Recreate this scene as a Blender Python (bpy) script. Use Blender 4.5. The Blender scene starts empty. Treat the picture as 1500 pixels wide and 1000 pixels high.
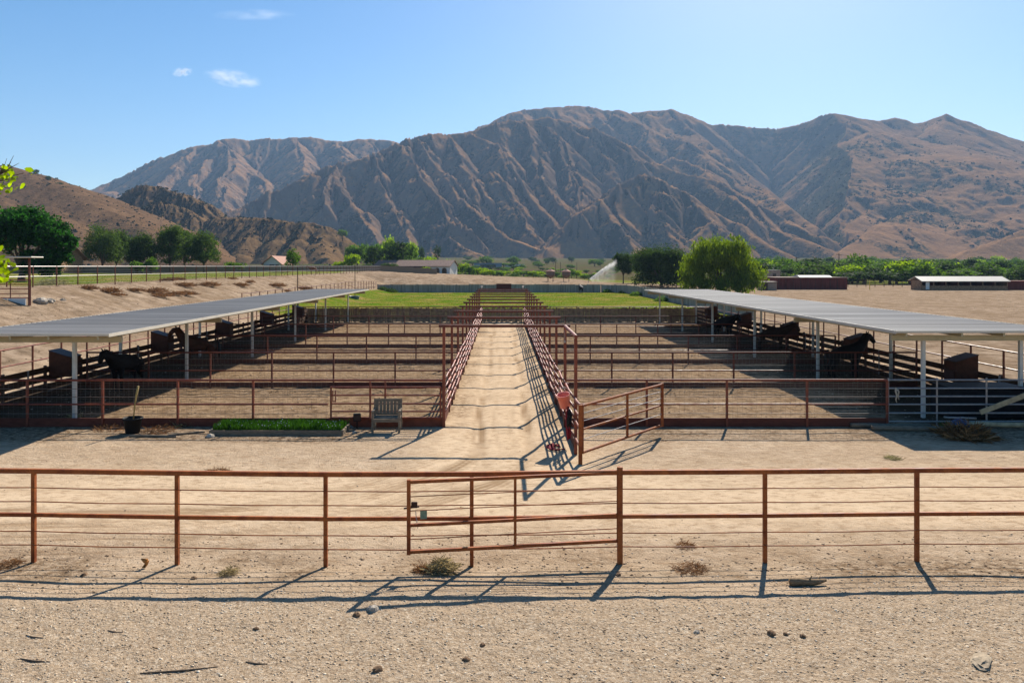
import bpy, bmesh, math, random
import numpy as np
from mathutils import Vector, Matrix
R = math.radians
rng = random.Random(11)
nrs = np.random.RandomState(7)
scene = bpy.context.scene
COL = scene.collection
F, VX, VY, H = 1083.0, 735.0, 390.0, 5.0      # focal length in photo pixels, vanishing point, eye height

def P(px, py, D):
    return Vector(((px - VX) * D / F, D, H + (VY - py) * D / F))
def XD(px, D): return (px - VX) * D / F

# ---------------------------------------------------------------- object helpers
def tag(o, label=None, cat=None, group=None, kind=None):
    if label: o['label'] = label
    if cat: o['category'] = cat
    if group: o['group'] = group
    if kind: o['kind'] = kind
    return o
def thing(name, label, cat, loc=(0, 0, 0), rotz=0.0, group=None):
    o = bpy.data.objects.new(name, None); COL.objects.link(o)
    o.location = loc; o.rotation_euler = (0, 0, rotz); o.empty_display_size = 0.2
    return tag(o, label, cat, group)
def link_mesh(name, me, mat, parent=None):
    if mat: me.materials.append(mat)
    o = bpy.data.objects.new(name, me); COL.objects.link(o)
    if parent: o.parent = parent
    return o
def dup(root, loc=None, rotz=None, label=None, scale=None, group=None, mats=None):
    r = root.copy(); COL.objects.link(r)
    if loc is not None: r.location = loc
    if rotz is not None: r.rotation_euler = (0, 0, rotz)
    if scale is not None: r.scale = scale
    if label: r['label'] = label
    if group: r['group'] = group
    for ch in list(root.children):
        c = ch.copy(); COL.objects.link(c); c.parent = r
        for g in list(ch.children):
            d = g.copy(); COL.objects.link(d); d.parent = c
    return r

class MB:
    """collects simple shaped pieces of one part and links them as one mesh"""
    def __init__(s): s.v = []; s.f = []
    def add(s, vs, fs):
        n = len(s.v); s.v += [tuple(v) for v in vs]; s.f += [tuple(i + n for i in f) for f in fs]; return s
    def box(s, c, size, rz=0.0, bev=0.0):
        x, y, z = [a / 2 for a in size]; c = Vector(c); m = Matrix.Rotation(rz, 3, 'Z')
        if bev <= 0:
            vs = [c + m @ Vector((sx * x, sy * y, sz * z)) for sz in (-1, 1) for sx, sy in ((-1, -1), (1, -1), (1, 1), (-1, 1))]
            return s.add(vs, [(3, 2, 1, 0), (4, 5, 6, 7), (0, 1, 5, 4), (1, 2, 6, 5), (2, 3, 7, 6), (3, 0, 4, 7)])
        b = min(bev, x * .9, y * .9, z * .9)
        rings = []
        for zz, i in ((-z, b), (-z + b, 0), (z - b, 0), (z, b)):
            rings.append([c + m @ Vector((sx * (x - i) , sy * (y - i), zz)) for sx, sy in ((-1, -1), (1, -1), (1, 1), (-1, 1))])
        vs = [v for r in rings for v in r]; fs = [(3, 2, 1, 0), (12, 13, 14, 15)]
        for k in range(3):
            for j in range(4): fs.append((k * 4 + j, k * 4 + (j + 1) % 4, k * 4 + 4 + (j + 1) % 4, k * 4 + 4 + j))
        return s.add(vs, fs)
    def frame(s, p, q):
        p, q = Vector(p), Vector(q); d = (q - p).normalized()
        up = Vector((0, 0, 1)) if abs(d.z) < .95 else Vector((0, 1, 0))
        a = d.cross(up).normalized(); b = a.cross(d).normalized()
        return p, q, a, b
    def bar(s, p, q, w, h=None):
        h = h or w; p, q, a, b = s.frame(p, q)
        vs = [e + a * (sx * w / 2) + b * (sy * h / 2) for e in (p, q) for sx, sy in ((-1, -1), (1, -1), (1, 1), (-1, 1))]
        return s.add(vs, [(0, 1, 2, 3), (7, 6, 5, 4), (0, 4, 5, 1), (1, 5, 6, 2), (2, 6, 7, 3), (3, 7, 4, 0)])
    def tube(s, p, q, r, n=8, r2=None):
        r2 = r if r2 is None else r2; p, q, a, b = s.frame(p, q)
        vs = []
        for e, rr in ((p, r), (q, r2)):
            vs += [e + a * (rr * math.cos(2 * math.pi * k / n)) + b * (rr * math.sin(2 * math.pi * k / n)) for k in range(n)]
        fs = [tuple(range(n)), tuple(range(2 * n - 1, n - 1, -1))]
        fs += [(k, k + n, (k + 1) % n + n, (k + 1) % n) for k in range(n)]
        return s.add(vs, fs)
    def path(s, pts, r, n=6):
        """a bent tube with a radius per point"""
        pts = [Vector(p) for p in pts]; rs = r if hasattr(r, '__len__') else [r] * len(pts)
        base = len(s.v); vs = []
        for i, p in enumerate(pts):
            d = (pts[min(i + 1, len(pts) - 1)] - pts[max(i - 1, 0)]).normalized()
            up = Vector((0, 0, 1)) if abs(d.z) < .9 else Vector((0, 1, 0))
            a = d.cross(up).normalized(); b = a.cross(d).normalized()
            vs += [p + a * (rs[i] * math.cos(2 * math.pi * k / n)) + b * (rs[i] * math.sin(2 * math.pi * k / n)) for k in range(n)]
        fs = [tuple(range(n)), tuple(range(len(vs) - 1, len(vs) - n - 1, -1))]
        for i in range(len(pts) - 1):
            for k in range(n): fs.append((i * n + k, i * n + n + k, i * n + n + (k + 1) % n, i * n + (k + 1) % n))
        return s.add(vs, fs)
    def lathe(s, prof, c=(0, 0, 0), n=20, caps=True):
        c = Vector(c); vs = []
        for r, z in prof: vs += [c + Vector((r * math.cos(2 * math.pi * k / n), r * math.sin(2 * math.pi * k / n), z)) for k in range(n)]
        fs = []
        for i in range(len(prof) - 1):
            for k in range(n): fs.append((i * n + k, i * n + (k + 1) % n, i * n + n + (k + 1) % n, i * n + n + k))
        if caps: fs += [tuple(range(n - 1, -1, -1)), tuple(range((len(prof) - 1) * n, len(prof) * n))]
        return s.add(vs, fs)
    def prism(s, poly, d0, d1):
        """polygon in local XZ swept along Y from d0 to d1"""
        n = len(poly); vs = [(x, d0, z) for x, z in poly] + [(x, d1, z) for x, z in poly]
        fs = [tuple(range(n)), tuple(range(2 * n - 1, n - 1, -1))] + [(k + n, (k + 1) % n + n, (k + 1) % n, k)[::1] for k in range(n)]
        return s.add(vs, fs)
    def prism_x(s, poly, x0, x1):
        n = len(poly); vs = [(x0, y, z) for y, z in poly] + [(x1, y, z) for y, z in poly]
        fs = [tuple(range(n))[::-1], tuple(range(n, 2 * n))] + [(k, (k + 1) % n, (k + 1) % n + n, k + n) for k in range(n)]
        return s.add(vs, fs)
    def build(s, name, mat, parent=None, smooth=False):
        me = bpy.data.meshes.new(name); me.from_pydata(s.v, [], s.f); me.validate()
        bm = bmesh.new(); bm.from_mesh(me); bmesh.ops.recalc_face_normals(bm, faces=bm.faces[:]); bm.to_mesh(me); bm.free()
        if smooth:
            for p in me.polygons: p.use_smooth = True
        me.update()
        return link_mesh(name, me, mat, parent)

def np_mesh(name, verts, faces, smooth=False):
    """verts (n,3), faces (m,k) arrays"""
    me = bpy.data.meshes.new(name); verts = np.asarray(verts, dtype=np.float32); faces = np.asarray(faces, dtype=np.int32)
    m, k = faces.shape
    me.vertices.add(len(verts)); me.vertices.foreach_set('co', verts.ravel())
    me.loops.add(m * k); me.loops.foreach_set('vertex_index', faces.ravel())
    me.polygons.add(m); me.polygons.foreach_set('loop_start', np.arange(0, m * k, k, dtype=np.int32))
    me.polygons.foreach_set('loop_total', np.full(m, k, dtype=np.int32))
    if smooth: me.polygons.foreach_set('use_smooth', np.ones(m, dtype=bool))
    me.update(calc_edges=True); return me
def attr(me, name, vals):
    a = me.attributes.new(name, 'FLOAT', 'POINT'); a.data.foreach_set('value', np.asarray(vals, dtype=np.float32).ravel())
def grid_faces(nr, nc):
    i = np.arange(nr - 1)[:, None] * nc + np.arange(nc - 1)[None, :]
    return np.stack([i, i + 1, i + nc + 1, i + nc], -1).reshape(-1, 4)

# ---------------------------------------------------------------- noise (numpy)
def _h(ix, iy, seed):
    h = (ix.astype(np.int64) * 374761393 + iy.astype(np.int64) * 668265263 + seed * 1442695041) & 0xffffffff
    h = ((h ^ (h >> 13)) * 1274126177) & 0xffffffff
    h = ((h ^ (h >> 16)) * 2246822519) & 0xffffffff
    return ((h ^ (h >> 15)) & 0xffff) / 65535.0
def vnoise(x, y, seed=0):
    ix, iy = np.floor(x), np.floor(y); fx, fy = x - ix, y - iy
    fx = fx * fx * fx * (fx * (fx * 6 - 15) + 10); fy = fy * fy * fy * (fy * (fy * 6 - 15) + 10)
    a, b, c, d = _h(ix, iy, seed), _h(ix + 1, iy, seed), _h(ix, iy + 1, seed), _h(ix + 1, iy + 1, seed)
    return (a * (1 - fx) + b * fx) * (1 - fy) + (c * (1 - fx) + d * fx) * fy * 1.0
def fbm(x, y, seed=0, oct=4, gain=.5):
    t, a, n = 0, 1, 0
    for o in range(oct):
        t = t + a * (vnoise(x * 2 ** o + 17.3 * o, y * 2 ** o - 9.1 * o, seed + o) * 2 - 1); n += a; a *= gain
    return t / n
def ss(t):
    t = np.clip(t, 0, 1); return t * t * (3 - 2 * t)

# ---------------------------------------------------------------- material helpers
class NT:
    def __init__(s, name, rough=.8, spec=.3):
        s.m = bpy.data.materials.new(name); s.m.use_nodes = True; s.t = s.m.node_tree
        s.b = s.t.nodes['Principled BSDF']; s.out = s.t.nodes['Material Output']
        s.b.inputs['Roughness'].default_value = rough; s.b.inputs['Specular IOR Level'].default_value = spec
        s.tc = s.t.nodes.new('ShaderNodeTexCoord')
    def n(s, kind, **kw):
        nd = s.t.nodes.new(kind)
        for k, v in kw.items():
            if k.startswith('i_'): nd.inputs[k[2:].replace('_', ' ')].default_value = v
            else: setattr(nd, k, v)
        return nd
    def l(s, a, b): s.t.links.new(a, b)
    def vec(s, scale=None):
        if scale is None: return s.tc.outputs['Object']
        m = s.n('ShaderNodeMapping'); m.inputs['Scale'].default_value = scale; s.l(s.tc.outputs['Object'], m.inputs['Vector']); return m.outputs[0]
    def noise(s, scale, detail=4, rough=.55, vec=None, dist=0.0):
        nd = s.n('ShaderNodeTexNoise'); nd.inputs['Scale'].default_value = scale; nd.inputs['Detail'].default_value = detail
        nd.inputs['Roughness'].default_value = rough; nd.inputs['Distortion'].default_value = dist
        s.l(vec if vec is not None else s.vec(), nd.inputs['Vector']); return nd.outputs['Fac']
    def voro(s, scale, out='Distance', vec=None, feature='F1'):
        nd = s.n('ShaderNodeTexVoronoi', feature=feature); nd.inputs['Scale'].default_value = scale
        s.l(vec if vec is not None else s.vec(), nd.inputs['Vector']); return nd.outputs[out]
    def ramp(s, fac, stops):
        nd = s.n('ShaderNodeValToRGB'); cr = nd.color_ramp
        while len(cr.elements) < len(stops): cr.elements.new(.5)
        for e, (p, c) in zip(cr.elements, stops):
            e.position = p; e.color = (c, c, c, 1) if not hasattr(c, '__len__') else (*c, 1)
        s.l(fac, nd.inputs[0]); return nd.outputs[0]
    def mix(s, fac, a, b, mode='MIX'):
        nd = s.n('ShaderNodeMix', data_type='RGBA', blend_type=mode)
        for val, i in ((fac, 0), (a, 6), (b, 7)):
            if hasattr(val, 'node'): s.l(val, nd.inputs[i])
            elif i == 0: nd.inputs[0].default_value = val
            else: nd.inputs[i].default_value = (*val, 1)
        return nd.outputs[2]
    def math(s, op, a, b=0.0, c=0.0):
        nd = s.n('ShaderNodeMath', operation=op)
        for i, val in enumerate((a, b, c)):
            if hasattr(val, 'node'): s.l(val, nd.inputs[i])
            else: nd.inputs[i].default_value = val
        return nd.outputs[0]
    def attr(s, name): return s.n('ShaderNodeAttribute', attribute_name=name).outputs['Fac']
    def color(s, c):
        if hasattr(c, 'node'): s.l(c, s.b.inputs['Base Color'])
        else: s.b.inputs['Base Color'].default_value = (*c, 1)
    def bump(s, h, strength=.5, dist=.02):
        nd = s.n('ShaderNodeBump'); nd.inputs['Strength'].default_value = strength; nd.inputs['Distance'].default_value = dist
        s.l(h, nd.inputs['Height']); s.l(nd.outputs[0], s.b.inputs['Normal']); return nd

def simple(name, c, rough=.7, spec=.3, var=.25, scale=6.0, metal=0.0, bump=0.0, stretch=None, c2=None):
    m = NT(name, rough, spec); v = m.vec(stretch) if stretch else None
    f = m.noise(scale, 5, .6, v)
    lo = c2 if c2 else tuple(x * (1 - var) for x in c); hi = c if c2 else tuple(min(1, x * (1 + var)) for x in c)
    m.color(m.ramp(f, [(.3, lo), (.7, hi)])); m.b.inputs['Metallic'].default_value = metal
    if bump: m.bump(m.noise(scale * 5, 4, .6, v), bump, .01)
    return m.m
HAZE, SKY, SUN, EXPO, DUST = 0.95e-4, .054, 4.1, 1.28, .5
# ================================================================ materials
def rust_mat(name, c1, c2, rough=.42, spec=.5):
    m = NT(name, rough, spec); f = m.noise(3.5, 6, .65); g = m.noise(30, 3, .6)
    a = m.ramp(f, [(.38, c1), (.56, c2), (.70, tuple(x * 1.25 for x in c2))])
    m.color(m.mix(m.ramp(g, [(.55, 0.0), (.72, .6)]), a, (c1[0] * .45, c1[1] * .5, c1[2] * .6)))
    m.l(m.ramp(f, [(.3, rough - .08), (.7, rough + .22)]), m.b.inputs['Roughness'])
    m.bump(g, .25, .004); return m.m
M = {}
M['rust'] = rust_mat('rusted_red_paint', (.15, .030, .015), (.24, .055, .024), .45, .4)
M['rust_dark'] = rust_mat('old_red_pipe', (.10, .024, .014), (.165, .042, .022), .45, .35)
M['rust_front'] = rust_mat('orange_rust_pipe', (.20, .048, .014), (.33, .10, .028), .6, .18)
M['wire'] = simple('galvanised_wire', (.18, .12, .085), .45, .5, .3, 8)
M['galv'] = simple('galvanised_pipe', (.33, .30, .28), .4, .5, .2, 10, metal=.3)
M['kick'] = simple('painted_kick_board', (.12, .035, .022), .7, .2, .35, 3, bump=.3, stretch=(1, 1, 6))
M['board'] = simple('weathered_stall_board', (.075, .036, .020), .85, .15, .45, 2.2, bump=.4, stretch=(6, 1, 12))
M['feeder'] = simple('brown_feeder_plywood', (.085, .030, .016), .75, .2, .3, 3, bump=.2)
M['post_white'] = simple('cream_painted_post', (.62, .58, .50), .6, .3, .1, 4)
M['roof_edge'] = simple('cream_roof_trim', (.60, .54, .44), .5, .4, .08, 3)
M['roof_under'] = simple('cream_roof_lining', (.50, .42, .26), .6, .3, .12, 3)
M['wood_grey'] = simple('weathered_grey_wood', (.21, .16, .11), .85, .2, .35, 3, bump=.4, stretch=(2, 2, 14))
M['wood_pale'] = simple('pale_cut_wood', (.42, .33, .20), .8, .2, .3, 6, bump=.3)
M['wood_fence'] = simple('brown_slat_wood', (.28, .17, .10), .85, .1, .5, 4, bump=.3)
M['black_plastic'] = simple('black_plastic', (.013, .013, .014), .6, .12, .3, 5)
M['blue_tub'] = simple('blue_grey_plastic', (.13, .18, .24), .5, .4, .15, 3)
M['concrete'] = simple('weathered_concrete', (.40, .38, .35), .9, .2, .2, .8, bump=.2)
M['white_paint'] = simple('white_paint', (.70, .69, .66), .6, .3, .08, 2)
M['bucket'] = simple('coral_plastic', (.80, .22, .16), .45, .4, .08, 6)
M['rope_red'] = simple('crimson_webbing', (.25, .015, .025), .8, .2, .3, 30)
M['stone'] = simple('grey_stone', (.36, .31, .25), .9, .2, .35, 9, bump=.5)
M['brown_stone'] = simple('brown_clod', (.17, .105, .062), .95, .1, .4, 14, bump=.5)
M['dark_brown'] = simple('dark_brown_paint', (.055, .022, .016), .6, .3, .25, 3)
M['bark'] = simple('tree_bark', (.11, .08, .055), .95, .1, .4, 4, bump=.6, stretch=(5, 5, 1))

def leaf_mat(name, c1, c2, trans=.4, tc=None):
    m = NT(name, .75, .06); g = m.n('ShaderNodeNewGeometry')
    col = m.ramp(g.outputs['Random Per Island'], [(.0, c1), (.65, c2), (1.0, tuple(min(1, x * 1.35) for x in c2))])
    m.color(col); tr = m.n('ShaderNodeBsdfTranslucent'); mx = m.n('ShaderNodeMixShader'); mx.inputs[0].default_value = trans
    hs = m.n('ShaderNodeHueSaturation'); hs.inputs['Saturation'].default_value = 1.15; hs.inputs['Value'].default_value = 1.5
    m.l(col, hs.inputs['Color']); m.l(hs.outputs[0], tr.inputs['Color'])
    m.l(m.b.outputs[0], mx.inputs[1]); m.l(tr.outputs[0], mx.inputs[2]); m.l(mx.outputs[0], m.out.inputs[0]); return m.m
M['leaf_dark'] = leaf_mat('dark_foliage', (.018, .034, .010), (.040, .066, .016))
M['leaf_big'] = leaf_mat('deep_green_foliage', (.012, .042, .010), (.030, .092, .018), .42)
M['leaf_mid'] = leaf_mat('green_foliage', (.040, .085, .014), (.095, .155, .026))
M['leaf_lime'] = leaf_mat('bright_foliage', (.11, .17, .018), (.21, .29, .032), .5)
M['leaf_grey'] = leaf_mat('grey_green_foliage', (.028, .054, .014), (.070, .108, .026), .38)
M['leaf_willow'] = leaf_mat('willow_foliage', (.058, .098, .015), (.135, .180, .028), .45)
M['leaf_fresh'] = leaf_mat('fresh_lime_leaf', (.13, .20, .015), (.24, .33, .03), .55)
M['weed_dry'] = leaf_mat('dry_rust_weed', (.13, .065, .035), (.24, .13, .065), .2)
M['weed_pale'] = leaf_mat('pale_green_weed', (.13, .12, .055), (.26, .24, .12), .3)
M['palm_dry'] = leaf_mat('dry_palm_fibre', (.12, .065, .030), (.26, .15, .07), .2)
M['grass_bed'] = leaf_mat('lush_grass_blade', (.018, .050, .009), (.045, .105, .018), .35)
M['grass_field'] = leaf_mat('field_grass_blade', (.038, .082, .006), (.110, .125, .014), .35)
M['chaparral'] = simple('chaparral_foliage', (.045, .052, .026), .9, .05, .35, .05)

# ================================================================ ground sheet
def ground_z(X, Y, fine=True):
    X = np.asarray(X, float); Y = np.asarray(Y, float)
    t = np.clip((-X - 19.6) / 13.0, 0, 1); t = .35 * ss(t) + .65 * t
    bank = 3.5 * t * ss((Y - 8) / 14) * (1 - .55 * ss((Y - 230) / 250))
    bank = bank * (1 - ss((Y - 125) / 35) * (X > -24) )
    hx = np.interp(X, [-90, -32, -15, 0, 18, 30, 45, 60], [3.7, 3.7, 2.6, 1.8, 1.2, .6, .1, 0])
    berm = hx * ss((Y - 144) / 26) * (1 - .75 * ss((Y - 215) / 130))
    z = np.maximum(bank, berm)
    z = z + .020 * np.clip(Y - 400, 0, None)
    rough = np.clip(z, 0, 1)
    z = z + rough * .16 * fbm(X * .35, Y * .35, 3, 4)
    if fine:
        pen = pen_mask(X, Y)
        z = z + pen * (.055 * fbm(X * 1.1, Y * 1.1, 5, 4, .65) + .02)
        fg = ss((11.6 - Y) / .8) * (Y > 0)
        z = z + (1 - pen) * .016 * fbm(X * .9, Y * .9, 8, 4) * (Y < 140) + fg * .014 * fbm(X * 4, Y * 4, 9, 3)
        lane = ss((1.85 - abs(X - .1)) / .3) * ss((Y - 19) / 3) * (Y < 66)
        z = z - lane * .035 * (np.exp(-((X - .1 - .75 + .1 * np.sin(Y * .35)) / .22) ** 2) + np.exp(-((X - .1 + .75 + .1 * np.sin(Y * .35)) / .22) ** 2))
        z = z - .014 * np.clip(track_mask(X, Y), 0, 1)
        z = z + .19 * ss((12.25 - Y - .15 * np.sin(X * .7)) / 1.7) * (Y > -200)
        z = z + np.exp(-((Y - 11.9 - .12 * np.sin(X * .8)) / .35) ** 2) * .03
    return z
def track_mask(X, Y):
    out = 0 * X
    for cx, cy, rad, w in ((-6.5, 21.0, 6.6, 1.0), (-7.6, 21.4, 7.9, .8), (-4.6, 20.4, 4.6, .7), (7.5, 20.6, 7.4, .55), (-9.5, 23.0, 9.4, .6)):
        dx = np.minimum(X - cx, 9e9) if cx < 0 else X - cx; sg = 1 if cx < 0 else -1
        d = np.where(dx * sg > 0, np.hypot(dx, Y - cy), cy - Y)
        on = (Y < cy) * (Y > 12.8)
        far = np.where(Y >= cy, np.abs(X - (cx + sg * rad)) + rad, 0)
        for o in (-.75, .75):
            a = d - rad - o + .05 * np.sin(X * 1.3 + Y)
            out = out + w * on * (np.exp(-(a / .05) ** 2) + .8 * np.exp(-((a - .16) / .04) ** 2) + .6 * np.exp(-((a + .13) / .035) ** 2))
    ln = ss((Y - 18.5) / 2) * (Y < 66)
    for o, w in ((-.80, 1.2), (-.68, 1.1), (.70, 1.2), (.84, 1.1), (.30, .5), (-.25, .45), (-1.0, .5)):
        out = out + w * ln * np.exp(-((X - .1 - o + .10 * np.sin(Y * .31 + o) + .05 * np.sin(Y * .9 + 3 * o)) / .05) ** 2)
    return np.clip(out, 0, 1.2)
def pen_mask(X, Y):
    return ss((np.abs(X - .1) - 1.75) / .35) * ss((18.9 - np.abs(X)) / .5) * ss((Y - 22.9) / .25) * ss((66.3 - Y) / .4)
def gz(x, y): return float(ground_z(np.array([x]), np.array([y]))[0])

def make_ground():
    ys = [-80, -40, -20, -8, -2, 2, 5]
    y = 7.0
    while y < 1600:
        ys.append(y)
        y += .055 if y < 13 else .09 if y < 22 else .14 if y < 67 else .55 if y < 145 else .8 if y < 230 else y * .018
    ys = np.array(ys)
    us = np.concatenate([-np.geomspace(7, .96, 22), np.linspace(-.94, .94, 500), np.geomspace(.96, 7, 22)])
    Yg, Ug = np.meshgrid(ys, us, indexing='ij'); Xg = Ug * np.maximum(Yg + 4, 10)
    Zg = ground_z(Xg, Yg)
    me = np_mesh('ground', np.stack([Xg, Yg, Zg], -1).reshape(-1, 3), grid_faces(*Yg.shape), True)
    nz = fbm(Xg * .08, Yg * .08, 31, 4); n2 = fbm(Xg * .5, Yg * .5, 32, 3)
    g = ss((23.6 - np.abs(Xg)) / .6) * ss((Yg - 68.5) / 2) * ss((141.3 - Yg) / .6)
    g = np.maximum(g, ss((-Xg - 35 + n2) / 2) * ss((Yg - 56) / 3) * (1 - ss((Yg - 215) / 10)) * .85)
    valley = ss((Yg - 180) / 20) * ss((.5 + nz) / .3) * .95
    valley = valley * np.where(Xg > 25, ss((Yg - 190) / 25), ss((Yg - 225) / 40))
    g = np.maximum(g, valley)
    val = ss((Yg - 225) / 60) * ss((Yg - 100) / 10); attr(me, 'valley', val)
    attr(me, 'grass', g); attr(me, 'pen', pen_mask(Xg, Yg))
    attr(me, 'gravel', ss((11.6 + .5 * n2 - Yg) / 1.3) * (Yg > 0))
    t = np.clip((-Xg - 19.6) / 3, 0, 1) * (Yg < 160)
    attr(me, 'bank', np.maximum(np.maximum(t, ss((Yg - 143) / 4) * (Xg < 25)), ss((Xg - 19.5) / 1.5) * ss((Yg - 12) / 6)))
    lane = ss((3.0 - np.abs(Xg - .1)) / 1.6) * (Yg > 17) + ss((19.5 - Yg) / 3) * ss((Yg - 13) / 2) * .9
    attr(me, 'lane', np.clip(lane, 0, 1))
    litter = ss((Yg - 20.7 + .5 * n2) / .8) * ss((23.4 - Yg) / .3) * ss((np.abs(Xg) - 3.2) / 1.5) * (.5 + .5 * ss((n2 + .2) / .3))
    litter = np.maximum(litter, np.exp(-((Yg - 12.2 - .4 * nz) / .75) ** 2) * ss((n2 + .25) / .4))
    litter = np.maximum(litter, .8 * ss((np.abs(Xg - .1) - .95) / .5) * ss((2.0 - np.abs(Xg - .1)) / .15) * (Yg > 23) * (Yg < 66) * ss((n2 + .35) / .4))
    attr(me, 'litter', litter)
    attr(me, 'track', track_mask(Xg, Yg) * (.35 + .65 * ss((n2 + .3) / .5)))
    attr(me, 'stall', ss((np.abs(Xg) - 12.6 + .8 * n2) / 1.6) * pen_mask(Xg, Yg))  # mask for soil darkened beneath the canopies to deepen their shade
    m = NT('dry_earth', 1.0, .0)
    big = m.noise(.12, 4, .6); midn = m.noise(1.3, 6, .65); small = m.noise(14, 5, .7); grit = m.noise(70, 3, .75)
    col = m.ramp(midn, [(.25, (.39, .283, .187)), (.55, (.50, .375, .257)), (.8, (.56, .43, .305))])
    col = m.mix(m.ramp(big, [(.4, .0), (.7, .35)]), col, (.42, .29, .175))
    col = m.mix(m.math('MULTIPLY', m.attr('lane'), .55), col, (.57, .425, .275))
    # trampled pen dirt: darker, blotchy
    pcol = m.ramp(m.noise(2.6, 7, .72), [(.30, (.085, .052, .030)), (.44, (.22, .145, .082)), (.56, (.33, .228, .138)), (.72, (.43, .31, .195))])
    vst = m.vec((.5, 2.2, 1)); pstreak = m.noise(3.2, 5, .7, vst)
    pcol = m.mix(m.ramp(pstreak, [(.48, 0.0), (.62, .75)]), pcol, (.15, .095, .058))
    pcol = m.mix(m.math('MULTIPLY', m.attr('stall'), .8), pcol, (.075, .047, .030))  # canopy shade painted into the soil colour towards the stall backs
    # scuffs, hoof marks and damp patches in the open yard
    scuff = m.noise(5.5, 6, .75, m.vec((.55, 1.25, 1)), .4); patch = m.noise(.55, 6, .7)
    col = m.mix(m.ramp(scuff, [(.49, 0.0), (.62, .75)]), col, (.30, .20, .118))
    col = m.mix(m.ramp(patch, [(.50, 0.0), (.68, .55)]), col, (.36, .255, .16))
    col = m.mix(m.ramp(patch, [(.30, .5), (.42, 0.0)]), col, (.60, .46, .31))
    col = m.mix(m.math('MULTIPLY', m.attr('track'), .85), col, (.27, .18, .105))
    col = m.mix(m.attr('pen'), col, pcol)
    # graded bank and the open lot
    bcol = m.ramp(m.noise(.9, 7, .7), [(.34, (.155, .108, .070)), (.5, (.29, .21, .142)), (.66, (.39, .293, .208))])
    bcol = m.mix(m.ramp(m.noise(.28, 7, .78, m.vec((1, .6, 1))), [(.46, 0.0), (.60, .7)]), bcol, (.19, .128, .078))
    col = m.mix(m.attr('bank'), col, bcol)
    # foreground grit
    vor = m.voro(38, 'Color'); sep = m.n('ShaderNodeSeparateColor'); m.l(vor, sep.inputs[0])
    gcol = m.ramp(sep.outputs[0], [(0, (.17, .11, .068)), (.22, (.36, .26, .165)), (.6, (.48, .36, .245)), (.88, (.56, .45, .33)), (1, (.72, .62, .48))])
    gcol = m.mix(.45, gcol, m.ramp(small, [(.3, (.30, .21, .135)), (.7, (.52, .395, .27))]))
    col = m.mix(m.attr('gravel'), col, gcol)
    lt = m.math('MULTIPLY', m.attr('litter'), m.ramp(m.noise(6, 6, .75), [(.40, 0.0), (.58, .9)]))
    col = m.mix(lt, col, (.15, .092, .050))
    col = m.mix(m.ramp(grit, [(.62, 0.0), (.72, .55)]), col, (.20, .135, .085))
    col = m.mix(m.ramp(grit, [(.22, .45), (.30, 0.0)]), col, (.62, .54, .43))
    gr = m.ramp(m.noise(.22, 6, .65), [(.38, (.070, .135, .008)), (.50, (.125, .150, .016)), (.62, (.22, .165, .045))])
    ga = m.math('MULTIPLY', m.attr('grass'), m.ramp(m.noise(2.5, 5, .7), [(.25, .8), (.5, 1.0)]))
    col = m.mix(ga, col, gr)
    vv = m.noise(.022, 7, .7, m.vec((.5, 1.6, 1)))
    vcol = m.ramp(vv, [(.30, (.035, .055, .012)), (.43, (.075, .090, .020)), (.52, (.095, .062, .040)), (.62, (.065, .080, .018)), (.74, (.17, .115, .07))])
    col = m.mix(m.attr('valley'), col, vcol)
    m.color(col)
    h = m.math('ADD', m.math('MULTIPLY', small, .8), m.math('MULTIPLY', grit, .35))
    h = m.math('ADD', h, m.math('MULTIPLY', m.noise(3.2, 4, .6), 1.1))
    bn = m.bump(h, 1.0, .060); m.l(m.math('SUBTRACT', 1.0, m.math('MULTIPLY', m.attr('lane'), .62)), bn.inputs['Strength'])
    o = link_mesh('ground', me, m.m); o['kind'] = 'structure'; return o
make_ground()

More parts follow.
